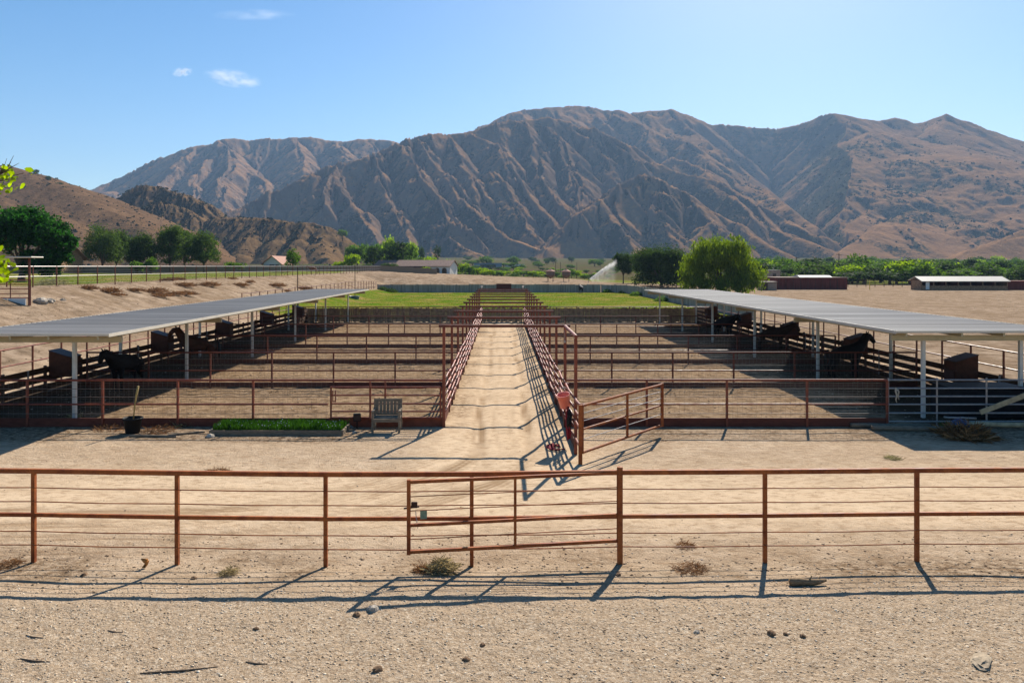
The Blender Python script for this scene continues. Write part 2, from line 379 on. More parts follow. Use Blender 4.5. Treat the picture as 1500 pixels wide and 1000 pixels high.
# ================================================================ mountains and hills
def field(X, Y, ridges, base):
    """height of the land: the highest of many sloping ridge flanks, with gullies running down them"""
    out = base.copy()
    for ri, (pts, k, A, lam) in enumerate(ridges):
        s0 = 0.0
        for a, b in zip(pts[:-1], pts[1:]):
            ax, ay, az = a; bx, by, bz = b; dx, dy = bx - ax, by - ay; L2 = dx * dx + dy * dy; L = math.sqrt(L2)
            kk = k if hasattr(k, '__len__') else (k, k); reach = max(az, bz) / min(kk) + 50
            i = np.nonzero((X > min(ax, bx) - reach) & (X < max(ax, bx) + reach) & (Y > min(ay, by) - reach) & (Y < max(ay, by) + reach))
            if len(i[0]) == 0: s0 += L; continue
            x, y = X[i], Y[i]
            t = np.clip(((x - ax) * dx + (y - ay) * dy) / L2, 0, 1)
            ex, ey = x - ax - t * dx, y - ay - t * dy
            d = np.sqrt(ex * ex + ey * ey); side = (ex * dy - ey * dx) > 0
            ds = np.sqrt(d * d + 14 ** 2) - 14
            s = s0 + t * L + .35 * np.where(side, ex * .2 + ey * .1, ex * .1 - ey * .2)
            q = s / lam + WX[i] * .55 + WY[i] * .3; va = .45 + 1.1 * vnoise(s / (lam * 2.6), np.where(side, 5.0, 33.0) + ri * 3.0, 79)
            f1 = 1 - 2 * np.abs(vnoise(q * 2, np.where(side, 3.0, 91.0) + ri * 7.0 + d / (lam * 5), 77) - .5) * 1.0
            f2 = vnoise(q * 5.3, np.where(side, 13.0, 51.0) + ri * 3.0 + d / (lam * 2.5), 78)
            g = np.minimum(d / (lam * 1.1), 1) * np.minimum(1, .3 + az / 150)
            z = az + t * (bz - az) - (kk[1] + (kk[0] - kk[1]) * (.5 + .5 * np.clip((ex * dy - ey * dx) / (L * d + 1e-6), -1, 1))) * ds * (1 + .12 * WY[i]) + A * .5 * va * g * (f1 * .9 - .55) + A * .25 * g * (f2 - .5)
            out[i] = np.maximum(out[i], z)
            s0 += L
    return out
def ridge(pix, D, k=.75, A=30, lam=120):
    n = len(pix)
    if not hasattr(D, '__len__'): Ds = [D] * n
    elif len(D) == 2 and n != 2:
        y0, y1 = pix[0][1], pix[-1][1]
        if abs(y1 - y0) > abs(pix[-1][0] - pix[0][0]) * .4: Ds = [D[0] + (D[1] - D[0]) * (p[1] - y0) / (y1 - y0) for p in pix]
        else: Ds = [D[0] + (D[1] - D[0]) * i / (n - 1) for i in range(n)]
    else: Ds = D
    Ds = [d if d < 1400 else 1400 + (d - 1400) * .62 for d in Ds]
    return ([tuple(P(px, py, d)) for (px, py), d in zip(pix, Ds)], k, A, lam)

RD = []
# central massif
RD.append(ridge([(330, 322), (367, 307), (400, 287), (450, 264), (500, 243), (550, 225), (583, 210), (600, 203), (630, 196), (680, 193), (727, 178), (750, 174), (800, 174), (833, 179), (867, 190), (917, 217), (943, 240), (985, 252), (1050, 268), (1100, 297), (1150, 320), (1205, 345)],
          [1700, 1800, 1880, 2000, 2120, 2230, 2320, 2360, 2420, 2520, 2640, 2700, 2760, 2760, 2700, 2560, 2480, 2380, 2200, 2000, 1850, 1650], .95, 30, 150))
for sp in (
    ([(612, 204), (623, 220), (650, 253), (683, 297), (710, 327), (743, 350), (780, 364)], (2350, 1420)),
    ([(690, 192), (723, 205), (737, 230), (757, 267), (777, 297), (803, 327), (820, 342)], (2480, 1600)),
    ([(763, 177), (783, 210), (790, 260), (810, 290), (833, 310), (850, 318)], (2660, 1720)),
    ([(720, 255), (733, 272), (757, 307), (777, 337), (790, 356)], (2080, 1480)),
    ([(590, 212), (607, 243), (617, 267), (640, 293), (653, 320), (658, 335)], (2260, 1560)),
    ([(666, 325), (652, 345), (668, 358), (690, 368)], (1500, 1380)),
    ([(650, 330), (640, 350), (630, 368)], (1500, 1380)),
    ([(833, 180), (858, 205), (885, 235), (895, 262)], (2740, 2300)),
    ([(790, 176), (815, 205), (838, 240), (850, 275), (852, 300)], (2740, 1850)),
    ([(545, 228), (556, 262), (575, 300), (590, 335), (600, 362)], (2200, 1480)),
    ([(483, 250), (470, 285), (472, 310)], (2060, 1700)),
    ([(472, 258), (500, 290), (530, 320), (550, 350)], (2040, 1500)),
    ([(655, 196), (668, 225), (690, 262), (705, 290)], (2440, 1850)),
    ([(867, 190), (905, 222), (930, 238)], (2700, 2450)),
): RD.append(ridge(sp[0], sp[1], 1.0, 22, 95))
# pyramid in front
RD.append(ridge([(797, 362), (827, 337), (850, 317), (883, 297), (910, 272), (943, 258), (967, 266), (1000, 280), (1033, 303), (1083, 327), (1110, 347), (1150, 370)],
          [1400, 1500, 1560, 1640, 1730, 1800, 1790, 1760, 1700, 1600, 1500, 1380], .85, 14, 110))
for sp in (
    ([(878, 299), (900, 320), (920, 347), (929, 369)], (1640, 1370)),
    ([(960, 264), (966, 282), (961, 307), (977, 327), (999, 360)], (1790, 1390)),
    ([(1000, 281), (1020, 300), (1043, 322), (1012, 350)], (1750, 1420)),
    ([(1043, 320), (1070, 345), (1086, 368)], (1560, 1370)),
    ([(1050, 268), (1085, 290), (1120, 318), (1170, 345), (1210, 362)], (2200, 1500)),
    ([(1020, 262), (1060, 285), (1100, 312)], (2300, 1800)),
): RD.append(ridge(sp[0], sp[1], .86, 12, 90))
# high back crest and the walls of the side valley
RD.append(ridge([(660, 200), (700, 187), (750, 167), (770, 162), (800, 160), (835, 155), (860, 156), (880, 163), (905, 162), (925, 166), (955, 160), (985, 159), (1010, 168), (1045, 181), (1075, 179), (1100, 175), (1130, 171), (1142, 168), (1165, 168), (1187, 165), (1197, 158), (1213, 163), (1245, 171), (1290, 175), (1312, 172), (1340, 181), (1360, 179), (1385, 171), (1408, 184), (1440, 190), (1470, 200), (1510, 209), (1580, 225), (1700, 262)],
          [3500, 3600, 3800, 3850, 3900, 3900, 3900, 3900, 3900, 3950, 3950, 3950, 3950, 3950, 3950, 3900, 3850, 3800, 3750, 3700, 3650, 3650, 3700, 3750, 3750, 3700, 3650, 3600, 3600, 3650, 3650, 3650, 3600, 3500], .62, 30, 170))
for sp in (
    ([(860, 157), (868, 172), (885, 183)], (3880, 3550), .75, 20),
    ([(985, 160), (1010, 185), (1045, 200), (1083, 211), (1133, 225), (1163, 248)], (3900, 2950), .9, 22),
    ([(900, 168), (950, 190), (1000, 212), (1040, 232), (1083, 267), (1127, 288), (1157, 308)], (3700, 2200), .7, 20),
    ([(985, 235), (1030, 250), (1080, 285)], (2900, 2300), .7, 18),
    ([(1205, 164), (1217, 182), (1187, 232), (1167, 254), (1135, 284)], (3600, 2500), .9, 20),
    ([(1225, 172), (1238, 200), (1212, 245), (1188, 282), (1165, 310)], (3550, 2250), (.85, .6), 18),
    ([(1215, 168), (1250, 180), (1277, 190), (1287, 203), (1283, 227), (1293, 240), (1317, 257), (1350, 267), (1367, 287), (1333, 307), (1300, 327), (1267, 347), (1230, 369)], [3620, 3450, 3300, 3150, 2950, 2820, 2650, 2480, 2280, 2000, 1800, 1600, 1420], (.95, .30), 8),
    ([(1290, 235), (1262, 262), (1235, 290), (1215, 320)], (2850, 1950), (.75, .5), 14),
    ([(1340, 266), (1300, 285), (1262, 318), (1240, 340)], (2500, 1750), (.7, .45), 12),
    ([(1277, 190), (1330, 205), (1380, 214), (1440, 232), (1520, 252), (1650, 285)], [3300, 3200, 3120, 3000, 2850, 2700], .36, 8),
    ([(1380, 214), (1384, 228), (1420, 250), (1452, 268)], [3120, 3020, 2920, 2860], (.40, .55), 12),
    ([(1350, 268), (1400, 296), (1433, 310), (1473, 328), (1500, 348)], (2450, 1700), .34, 8),
    ([(1317, 258), (1390, 280), (1460, 305), (1560, 330)], (2650, 2000), .30, 6),
    ([(1330, 310), (1318, 333), (1345, 350), (1362, 366)], (1950, 1430), (.7, .4), 8),
    ([(1385, 172), (1372, 190), (1400, 205)], (3600, 3200), .5, 8),
    ([(1404, 300), (1420, 325), (1440, 350)], (2150, 1600), .42, 8),
): RD.append(ridge(sp[0], sp[1], sp[2], sp[3], 110))
# shrubby hill at the far right
RD.append(ridge([(1395, 378), (1430, 362), (1467, 350), (1510, 335), (1600, 305), (1720, 280)], [1240, 1260, 1290, 1310, 1350, 1400], .5, 10, 70))
# left range
RD.append(ridge([(60, 300), (115, 284), (150, 272), (165, 262), (200, 248), (240, 232), (280, 216), (320, 206), (345, 205), (370, 206), (400, 205), (430, 201), (458, 201), (480, 206), (510, 208), (545, 204), (575, 209), (640, 225)],
          [3900, 3900, 3900, 3900, 3900, 3900, 3900, 3900, 3950, 4000, 4050, 4050, 4050, 4050, 4050, 4050, 4050, 4050], .72, 30, 140))
for sp in (
    ([(320, 207), (332, 218), (353, 243), (377, 260), (397, 284), (412, 305)], (3850, 2700)),
    ([(432, 202), (436, 220), (444, 238), (458, 260)], (4000, 3000)),
    ([(490, 207), (500, 222), (515, 238)], (4000, 3300)),
    ([(280, 216), (258, 245), (228, 272), (196, 292), (170, 312)], (3850, 2600)),
    ([(330, 216), (300, 240), (280, 268), (286, 295)], (3800, 2700)),
    ([(345, 232), (322, 262), (330, 296)], (3400, 2600)),
): RD.append(ridge(sp[0], sp[1], .75, 24, 100))

def slopes(Z, Xg, Yg, us, ds):
    zu = np.gradient(Z, us, axis=1) / Yg; zy = np.gradient(Z, ds, axis=0) - (Xg / Yg) * zu
    return zu, zy
def erode(Z, Xg, Yg, us, ds, hgt, cells, amp, name=''):
    """water-worn gullies: stripes that follow the fall line of the land, each octave branching off the one before"""
    for oc, c in enumerate(cells):
        gx, gy = slopes(Z, Xg, Yg, us, ds); sl = np.sqrt(gx * gx + gy * gy) + 1e-6
        px, py = -gy / sl, gx / sl                       # across the slope
        wx = Xg + c * .5 * fbm(Xg / (c * 2.2), Yg / (c * 2.2), 301 + oc, 2); wy = Yg + c * .5 * fbm(Xg / (c * 2.2), Yg / (c * 2.2), 331 + oc, 2)
        ix, iy = np.floor(wx / c), np.floor(wy / c); C = 0.0; S = 0.0
        for a in (-1, 0, 1):
            for b in (-1, 0, 1):
                jx, jy = ix + a, iy + b
                cx = (jx + .5 + .8 * (_h(jx, jy, 400 + oc) - .5)) * c; cy = (jy + .5 + .8 * (_h(jx, jy, 440 + oc) - .5)) * c
                vx, vy = wx - cx, wy - cy; w = np.exp(-2.2 * (vx * vx + vy * vy) / (c * c))
                ph = (vx * px + vy * py) * (2 * math.pi / (c * .78)) + 6.283 * _h(jx, jy, 480 + oc)
                C = C + w * np.cos(ph); S = S + w * np.sin(ph)
        m = np.sqrt(C * C + S * S) + 1e-6; g = C / np.maximum(m, .25)
        g = np.where(g > 0, g * .8, g * 1.0) - .12
        soft = np.interp(Xg / Yg, [-.5, .12, .30, .42, .8], [1, 1, .7, .45, .45]) if name == 'mountains' else 1.0
        Z = Z + soft * amp * c * g * np.clip(sl * 1.5, 0, 1) * hgt * (.55 + .9 * vnoise(Xg / (c * 5), Yg / (c * 5), 510 + oc))
    return Z
def land_sheet(name, u0, u1, nu, d0, d1, nd, ridges, base_fn, rough, mat, cells=(280, 130, 58), eamp=.036):
    global WX, WY
    us = np.linspace(u0, u1, nu); ds = np.geomspace(d0, d1, nd)
    Yg, Ug = np.meshgrid(ds, us, indexing='ij'); Xg = Ug * Yg
    WX = fbm(Xg / 260, Yg / 260, 41, 4); WY = fbm(Xg / 190, Yg / 190, 47, 4)
    base = base_fn(Xg, Yg)
    Z = field(Xg + WX * 14, Yg + WY * 14, ridges, base)
    for pts in VALLEYS if name == 'mountains' else []:   # stream-cut side valleys
        lim = np.full_like(Z, 1e6)
        for (ax, ay, az), (bx, by, bz) in zip(pts[:-1], pts[1:]):
            dx, dy = bx - ax, by - ay; t = np.clip(((Xg + WX * 20 - ax) * dx + (Yg + WY * 20 - ay) * dy) / (dx * dx + dy * dy), 0, 1)
            d = np.hypot(Xg + WX * 20 - ax - t * dx, Yg + WY * 20 - ay - t * dy); lim = np.minimum(lim, az + t * (bz - az) + .90 * d)
        Z = np.minimum(Z, np.maximum(lim, base))
    hgt = np.clip((Z - base) / 60, 0, 1)
    Z = Z + hgt * (rough * fbm(Xg / 420, Yg / 420, 50, 3) * 1.6)
    Z = erode(Z, Xg, Yg, us, ds, hgt, cells, eamp, name)
    Z = Z + hgt * .6 * (rough * fbm(Xg / 120, Yg / 120, 51, 5, .55) + rough * .36 * fbm(Xg / 26, Yg / 26, 57, 3, .6))
    me = np_mesh(name, np.stack([Xg, Yg, Z], -1).reshape(-1, 3), grid_faces(*Yg.shape), True)
    def blur(a, n):
        for ax in (0, 1):
            p = [(0, 0), (0, 0)]; p[ax] = (n + 1, n); c = np.cumsum(np.pad(a, p, 'edge'), ax)
            a = (np.take(c, range(2 * n + 1, c.shape[ax]), ax) - np.take(c, range(0, c.shape[ax] - 2 * n - 1), ax)) / (2 * n + 1)
        return a
    conc = blur(Z, 5) - Z
    gx, gy_ = slopes(Z, Xg, Yg, us, ds)
    veg = ss(.30 + conc / 22 + .5 * fbm(Xg / 130, Yg / 130, 61, 4) + np.clip(gx, -.8, 1.0) * .45)
    attr(me, 'veg', veg); attr(me, 'steep', np.clip(np.sqrt(gx ** 2 + gy_ ** 2), 0, 2))
    o = link_mesh(name, me, mat); o['kind'] = 'structure'
    return o, Xg, Yg, Z, veg

def hill_mat(name, grass, shrub, rock, s=1.0, vegk=1.0):
    m = NT(name, 1.0, .0)
    n1 = m.noise(.012 * s, 6, .65); n2 = m.noise(.06 * s, 6, .7); n3 = m.noise(.22 * s, 5, .75)
    g = m.ramp(n1, [(.3, tuple(c * .72 for c in grass)), (.5, grass), (.72, tuple(min(1, c * 1.25) for c in grass))])
    g = m.mix(m.ramp(n2, [(.42, .0), (.62, .55)]), g, tuple(c * .60 for c in grass))
    r = m.ramp(n2, [(.3, tuple(c * .6 for c in rock)), (.7, rock)])
    col = m.mix(m.ramp(m.math('MULTIPLY', m.attr('steep'), m.ramp(n2, [(.3, .6), (.7, 1.2)])), [(.62, 0.0), (1.0, .8)]), g, r)
    v = m.math('ADD', m.math('MULTIPLY', m.attr('veg'), .62 * vegk), m.math('MULTIPLY', m.math('SUBTRACT', n3, .5), 1.5))
    v = m.math('ADD', v, m.math('MULTIPLY', m.math('SUBTRACT', n2, .5), .9))
    col = m.mix(m.ramp(v, [(.30, 0.0), (.46, .92)]), col, shrub)
    m.color(col)
    m.bump(m.math('ADD', m.math('MULTIPLY', n3, 1.0), m.math('MULTIPLY', n2, 1.6)), .8, 4.0 / s)
    return m.m
VALLEYS = [ridge([(1108, 226), (1120, 255), (1132, 287), (1157, 310), (1200, 339), (1245, 363)], [3720, 3560, 3300, 2750, 2080, 1600])[0],
           ridge([(905, 250), (880, 285), (852, 318), (815, 345), (790, 364)], [2350, 2050, 1750, 1560, 1420])[0]]
M['mountain'] = hill_mat('mountain_slope', (.29, .155, .070), (.030, .036, .019), (.18, .125, .088), 1.0, 1.12)
M['hill'] = hill_mat('dry_hill_slope', (.165, .096, .050), (.055, .046, .025), (.15, .10, .065), 2.6, .95)
M['rocky'] = hill_mat('rocky_hill_slope', (.185, .110, .050), (.034, .033, .019), (.13, .09, .06), 3.2, 1.4)
_, MX, MY, MZ, MV = land_sheet('mountains', -.82, .90, 1150, 1180, 3900, 430, RD, lambda X, Y: 14.0 + .018 * (Y - 1180), 10, M['mountain'])

# left brown hill and the rocky ridge behind the trees
RL = [ridge([(-260, 200), (-120, 222), (-40, 238), (27, 246), (53, 253), (80, 267), (112, 284), (147, 304), (187, 325), (224, 343), (262, 362)], [900, 860, 830, 800, 780, 740, 690, 640, 590, 550, 520], .42, 3.5, 40)]
RL += [ridge([(60, 262), (75, 300), (100, 340)], (770, 520), .45, 3, 40), ridge([(-20, 240), (10, 290), (40, 340)], (820, 520), .45, 3, 40)]
_, HX, HY, HZ, HV = land_sheet('hill', -1.1, -.36, 380, 380, 1150, 260, RL, lambda X, Y: 1.0 + .020 * np.clip(Y - 400, 0, None) + 0 * X, 4.0, M['hill'], (46, 22, 11), .03)
RK = [ridge([(196, 330), (199, 300), (204, 280), (209, 273), (228, 276), (250, 283), (268, 290), (295, 303), (318, 322), (345, 345)], [900, 900, 900, 900, 890, 880, 870, 850, 830, 800], .85, 9, 36),
      ridge([(200, 335), (206, 314), (232, 299), (254, 305), (275, 318), (300, 328), (313, 322), (340, 320), (367, 321), (400, 324), (430, 328), (450, 328), (473, 334), (500, 351), (530, 370)], [790, 790, 790, 785, 780, 780, 780, 780, 780, 775, 770, 770, 765, 755, 740], .72, 9, 32)]
for sp in (([(232, 299), (226, 325), (215, 350)], (785, 700)), ([(313, 323), (300, 350), (290, 372)], (780, 690)), ([(375, 322), (360, 348), (352, 372)], (775, 690)), ([(452, 329), (440, 352), (436, 376)], (768, 680)), ([(475, 335), (470, 358), (480, 378)], (764, 680)), ([(420, 326), (405, 352), (395, 376)], (772, 690))):
    RK.append(ridge(sp[0], sp[1], .75, 6, 28))
_, KX, KY, KZ, KV = land_sheet('rocky_hill', -.53, -.16, 420, 600, 1080, 240, RK, lambda X, Y: .020 * (Y - 400) + .6 + 0 * X, 6.0, M['rocky'], (52, 26, 13), .07)
# ================================================================ foreground fence and gate
def fence_thing(name, label, group=None, loc=(0, 0, 0), cat='fence'):
    return thing(name, label, cat, loc, 0, group)
def dz(px, py, Y): return H + (VY - py) * Y / F

front = [(-330, 688.0), (-160, 688.0), (49.5, 689.5), (259.5, 692.5), (477, 694.5), (691, 694.0), (908, 691.5), (1120.5, 690.5), (1343, 688.5), (1560, 687.5), (1770, 687)]
FY = 12.32
def fpt(i, z): 
    px, py = front[i]; y = FY * (1.54 - 5) / (1.54 - 5) ; Y = (5 - 1.54) * F / (py - VY)
    return Vector((XD(px, Y), Y, z))
t = fence_thing('pipe_fence', 'long orange-rust pipe fence with thin wires crossing the whole foreground', loc=fpt(5, 0))
o0 = t.location.copy()
for i in range(len(front)):
    b = MB(); g = gz(fpt(i, 0).x, fpt(i, 0).y); thick = i == 6
    w = .085 if thick else .062
    p = fpt(i, 0) - o0
    b.bar(p + Vector((0, 0, g - .15)), p + Vector((0, 0, 1.60 if thick else 1.50)), w)
    if thick: b.lathe([(.002, 1.640), (.045, 1.632), (.052, 1.602), (.052, 1.600)], (p.x, p.y, 0), 12)
    b.build('post', M['rust_front'], t)
for nm, z, h, w in (('top_rail', 1.54, .075, .06), ('mid_rail', .80, .062, .045)):
    b = MB()
    for i in range(len(front) - 1): b.bar(fpt(i, z) - o0, fpt(i + 1, z) - o0, w, h)
    b.build(nm, M['rust_front'], t)
for z in (1.27, 1.035, .535, .305):
    b = MB()
    for i in range(len(front) - 1):
        p, q = fpt(i, z) - o0 + Vector((0, -.034, 0)), fpt(i + 1, z) - o0 + Vector((0, -.034, 0)); mid = (p + q) / 2 + Vector((0, 0, -.012))
        b.tube(p, mid, .0092, 6); b.tube(mid, q, .0092, 6)
    b.build('wire_rail', M['rust_front'], t)

hinge = fpt(6, 0); tip = Vector((XD(596, 11.95), 11.95, 0))
g = thing('swing_gate', 'rusty pipe gate hung in the foreground fence, its free end swung out toward the camera', 'gate', hinge)
d = tip - hinge; L = d.length; e = d / L
def gp(s, z, off=0): return e * s + Vector((e.y, -e.x, 0)) * off + Vector((0, 0, z))
z0, z1, s0 = .395, 1.535, .03
b = MB()
b.bar(gp(s0, z1), gp(L, z1 - .02), .05); b.bar(gp(s0, z0), gp(L, z0 - .01), .05)
b.bar(gp(L - .03, z0 - .05), gp(L - .03, z1 + .02), .058, .058); b.bar(gp(s0, z0), gp(s0, z1), .045)
b.build('gate_frame', M['rust_front'], g)
MB().bar(gp(s0, .83), gp(L - .05, .815), .046).build('mid_rail', M['rust_front'], g)
MB().bar(gp(1.78, z0 + .02), gp(1.78, z1 - .03), .045).build('upright', M['rust_front'], g)
for z in (1.29, 1.06, .60):
    MB().tube(gp(s0, z), gp(L - .05, z - .012), .008, 6).build('wire_rail', M['rust_front'], g)
lt = MB().box(gp(L - .12, 1.13, .04), (.10, .03, .10), 0, .008).bar(gp(L - .20, 1.10, .04), gp(L + .05, 1.08, .04), .022).build('latch', M['dark_brown'], g)
ch = MB()
for k in range(9):
    c = gp(L - .14 - .004 * k, 1.02 - .032 * k, .045); n = 8
    ch.path([c + Vector(((.010 if k % 2 else .003) * math.cos(a), (.003 if k % 2 else .010) * math.sin(a), .020 * math.sin(a + .6))) for a in [2 * math.pi * j / n for j in range(n + 1)]], .0035, 5)
ch.build('chain', M['galv'], g)
MB().box(gp(L - .27, .96, .05), (.11, .012, .14), .1, .004).build('tag_plate', simple('green_enamel', (.16, .24, .17), .5, .4, .3, 20), g)
for z in (z1 - .12, z0 + .05): MB().tube(gp(.02, z), gp(.02, z + .1), .028, 8).build('hinge', M['rust_front'], g)

# ================================================================ lane: portal frames and side fences
LX0, LX1 = -1.80, 1.97
ordn = ['nearest', 'second', 'third', 'fourth', 'fifth', 'sixth', 'seventh', 'eighth', 'ninth', 'tenth', 'farthest']
def portal(Y, label, over=.16):
    t = thing('overhead_frame', label, 'frame', (0, Y, 0), 0, 'overhead pipe frames along the lane')
    for x in (LX0, LX1):
        MB().bar((x, 0, gz(x, Y) - .1), (x, 0, 3.10), .085).build('post', M['rust'], t)
    MB().bar((LX0 - over, 0, 3.143), (LX1 + over, 0, 3.143), .085, .085).build('crossbar', M['rust_dark'], t)
    return t
for k in range(11):
    Y = 23.0 + 3.7 * k
    t = portal(Y, f'rust red overhead pipe frame spanning the dirt lane, {ordn[k]} of the eleven' )
    if k == 0:
        MB().tube((LX1, -.0425, 3.135), (LX1, -3.42, 3.135), .05, 12).build('side_bar', M['rust'], t)
        MB().bar((LX1, -3.3, -.1), (LX1, -3.3, 3.085), .085).build('post', M['rust'], t)
        MB().tube((LX1 - .06, -.6, 3.08), (LX1 - .06, -.6, 2.75), .008, 5).box((LX1 - .06, -.6, 2.72), (.05, .03, .08), 0, .01).build('hanging_hook', M['galv'], t)
t = thing('sign_board', 'dark brown plain board standing above the farthest overhead frame', 'board', (.17, 60.02, 3.186))
MB().box((0, 0, .20), (1.22, .05, .40), 0, .01).build('panel', M['dark_brown'], t)
[MB().bar((x, .03, .0), (x, .03, .34), .03).build('bracket', M['rust_dark'], t) for x in (-.4, .4)]
for x in (-1.62, 1.72):
    t = thing('floodlight', 'small white floodlight on the %s end of the farthest overhead frame' % ('left' if x < 0 else 'right'), 'lamp', (x, 60, 3.186), .3 if x < 0 else -.3, 'floodlights on the last frame')
    MB().tube((0, 0, 0), (0, 0, .06), .02, 8).build('stem', M['white_paint'], t)
    MB().lathe([(.02, .06), (.05, .09), (.10, .20), (.10, .22)], (0, 0, 0), 10).build('lamp_head', M['white_paint'], t)

def lane_fence(x, ya, yb, label, face):
    t = fence_thing('lane_fence', label, 'fences lining the lane', (x, ya, 0))
    n = round((yb - ya) / 2.45); ys = [ya + (yb - ya) * i / n for i in range(n + 1)]
    rr = random.Random(int(x * 10)); wob = [(rr.uniform(-.035, .035), rr.uniform(-.03, .03)) for _ in ys]
    for i, y in enumerate(ys):
        MB().bar((wob[i][0], y - ya, gz(x, y) - .1), (wob[i][0], y - ya, 1.50 + wob[i][1]), .07).build('post', M['rust'], t)
    for z in (1.48, 1.22, .97, .72, .46):
        b = MB()
        for i in range(n):
            a, c = wob[i], wob[i + 1]; sag = rr.uniform(-.035, .01)
            p = Vector((a[0] + face * .055, ys[i] - ya + .02, z + a[1])); q = Vector((c[0] + face * .055, ys[i + 1] - ya - .02, z + c[1])); mid = (p + q) / 2 + Vector((rr.uniform(-.02, .02), 0, sag))
            b.path([p, mid, q], .030, 8)
        b.build('rail', M['rust'], t, True)
    MB().box((face * -.03, (yb - ya) / 2, .13), (.03, yb - ya, .26)).build('kick_board', M['kick'], t)
lane_fence(LX0, 23.05, 66.0, 'red pipe fence along the left side of the dirt lane', 1)
lane_fence(LX1, 19.75, 66.0, 'red pipe fence along the right side of the dirt lane', -1)

# stub post and open gate at the lane's mouth
t = thing('lane_gate', 'open rust pipe gate swung right at the mouth of the lane', 'gate', (LX1 + .02, 18.72, 0))
MB().bar((0, 0, -.1), (0, 0, 1.50), .095).build('hinge_post', M['rust_front'], t)
MB().path([(-.02, .02, 1.49), (-.05, .5, 1.50), (-.05, 1.0, 1.50)], .035, 8).path([(-.02, .02, 1.2), (-.05, .5, 1.2), (-.05, 1.0, 1.2)], .028, 8).path([(-.02, .02, .9), (-.05, 1.0, .92)], .028, 8).path([(-.02, .02, .45), (-.05, 1.0, .46)], .028, 8).build('stub_rail', M['rust'], t)
tipv = Vector((XD(970, 21.9) - LX1 - .02, 21.9 - 18.72, 0)); L = tipv.length; e = tipv / L
zz = lambda s, z: e * s + Vector((0, 0, z))
b = MB(); b.tube(zz(.08, 1.46), zz(L, 1.50), .036, 10).tube(zz(.08, .27), zz(L, .30), .034, 10).bar(zz(L, .26), zz(L, 1.54), .075).tube(zz(.10, .27), zz(.10, 1.46), .03, 8)
b.build('gate_frame', M['rust_front'], t)
MB().tube(zz(.1, .86), zz(L - .03, .89), .030, 8).build('mid_rail', M['rust_front'], t)
MB().bar(zz(L * .535, .27), zz(L * .535, 1.48), .062).build('upright', M['rust_front'], t)
for z in (1.27, 1.07, .60): MB().tube(zz(.1, z), zz(L - .03, z + .03), .009, 6).build('wire_rail', M['galv'], t)

# ================================================================ pen divider fences
def divider(x0, x1, Y, label, near=False, skip_posts=()):
    t = fence_thing('pen_fence', label, 'pen fences across the stalls', ((x0 + x1) / 2, Y, 0)); cx = (x0 + x1) / 2
    n = max(1, round(abs(x1 - x0) / 2.45)); xs = [x0 + (x1 - x0) * i / n for i in range(n + 1)]
    for x in xs[1:] if near else xs[1:]:
        MB().bar((x - cx, 0, gz(x, Y) - .1), (x - cx, 0, 1.44), .062).build('post', M['rust' if near else 'rust_dark'], t)
    MB().tube((x0 - cx, 0, 1.46), (x1 - cx, 0, 1.46), .036, 10).build('top_rail', M['rust' if near else 'rust_dark'], t)
    MB().tube((x0 - cx, -.045, .72), (x1 - cx, -.045, .72), .03, 8).build('mid_rail', M['rust' if near else 'rust_dark'], t)
    for z in (1.20, .95, .43):
        MB().tube((x0 - cx, -.042, z), (x1 - cx, -.042, z), .010, 6).build('wire_rail', M['wire'], t)
    MB().box((0, .02, .13), (abs(x1 - x0), .03, .30 if near else .22)).build('kick_board', M['kick'], t)
    if Y < 40:
        b = MB(); w = .0017 if Y < 25 else .002
        for k in range(int(abs(x1 - x0) / .15)): 
            x = min(x0, x1) + .08 + .15 * k - cx; b.bar((x, .038, .28), (x, .038, 1.44), w * 2)
        for z in (.36, .5, .62, .78, .88, 1.02, 1.1, 1.28, 1.36): b.bar((min(x0, x1) - cx, .04, z), (max(x0, x1) - cx, .04, z), w * 2)
        b.build('wire_mesh', M['wire'], t)
    return t
rows = [23.0 + 7.4 * k for k in range(5)]
names = ['nearest', 'second', 'third', 'fourth', 'fifth']
# nearest row on the left stops at its gate
divider(XD(481, 23), -17.1, 23.0, 'long red pen fence with wire mesh behind the grass bed and black pot', True)
divider(LX1 + .05, 12.0, 23.02, 'long red pen fence with wire mesh right of the open lane gate', True)
for k in range(1, 5):
    for sgn, side in ((-1, 'left'), (1, 'right')):
        x0 = LX0 - .05 if sgn < 0 else LX1 + .05
        divider(x0, sgn * 17.05, rows[k], f'dark red divider fence across the {side} pens, {names[k]} row back from the camera')

# gate in the nearest left row
gx0, gx1 = XD(481, 23), LX0 - .06
t = thing('pen_gate', 'closed red pipe gate behind the wooden bench beside the lane', 'gate', (gx0, 23.0, 0)); W = gx1 - gx0
b = MB(); b.tube((.09, -.04, 1.25), (W - .03, -.04, 1.25), .03, 8).tube((.09, -.04, .30), (W - .03, -.04, .30), .03, 8).tube((.09, -.04, .28), (.09, -.04, 1.27), .03, 8).tube((W - .04, -.04, .28), (W - .04, -.04, 1.27), .03, 8)
b.build('gate_frame', M['rust'], t)
for z in (1.0, .74, .50): MB().tube((.1, -.04, z), (W - .05, -.04, z), .026, 8).build('rail', M['rust'], t)
for x in (XD(543, 23) - gx0, XD(565, 23) - gx0): MB().bar((x, -.085, .28 if x < 1.4 else .74), (x, -.085, 1.44), .055).build('upright', M['rust'], t)
MB().tube((0, 0, 1.46), (W, 0, 1.46), .036, 10).build('header_rail', M['rust'], t)
MB().box((W / 2, .03, .13), (W, .035, .32)).build('kick_board', simple('bright_red_board', (.20, .055, .03), .7, .2, .3, 3), t)
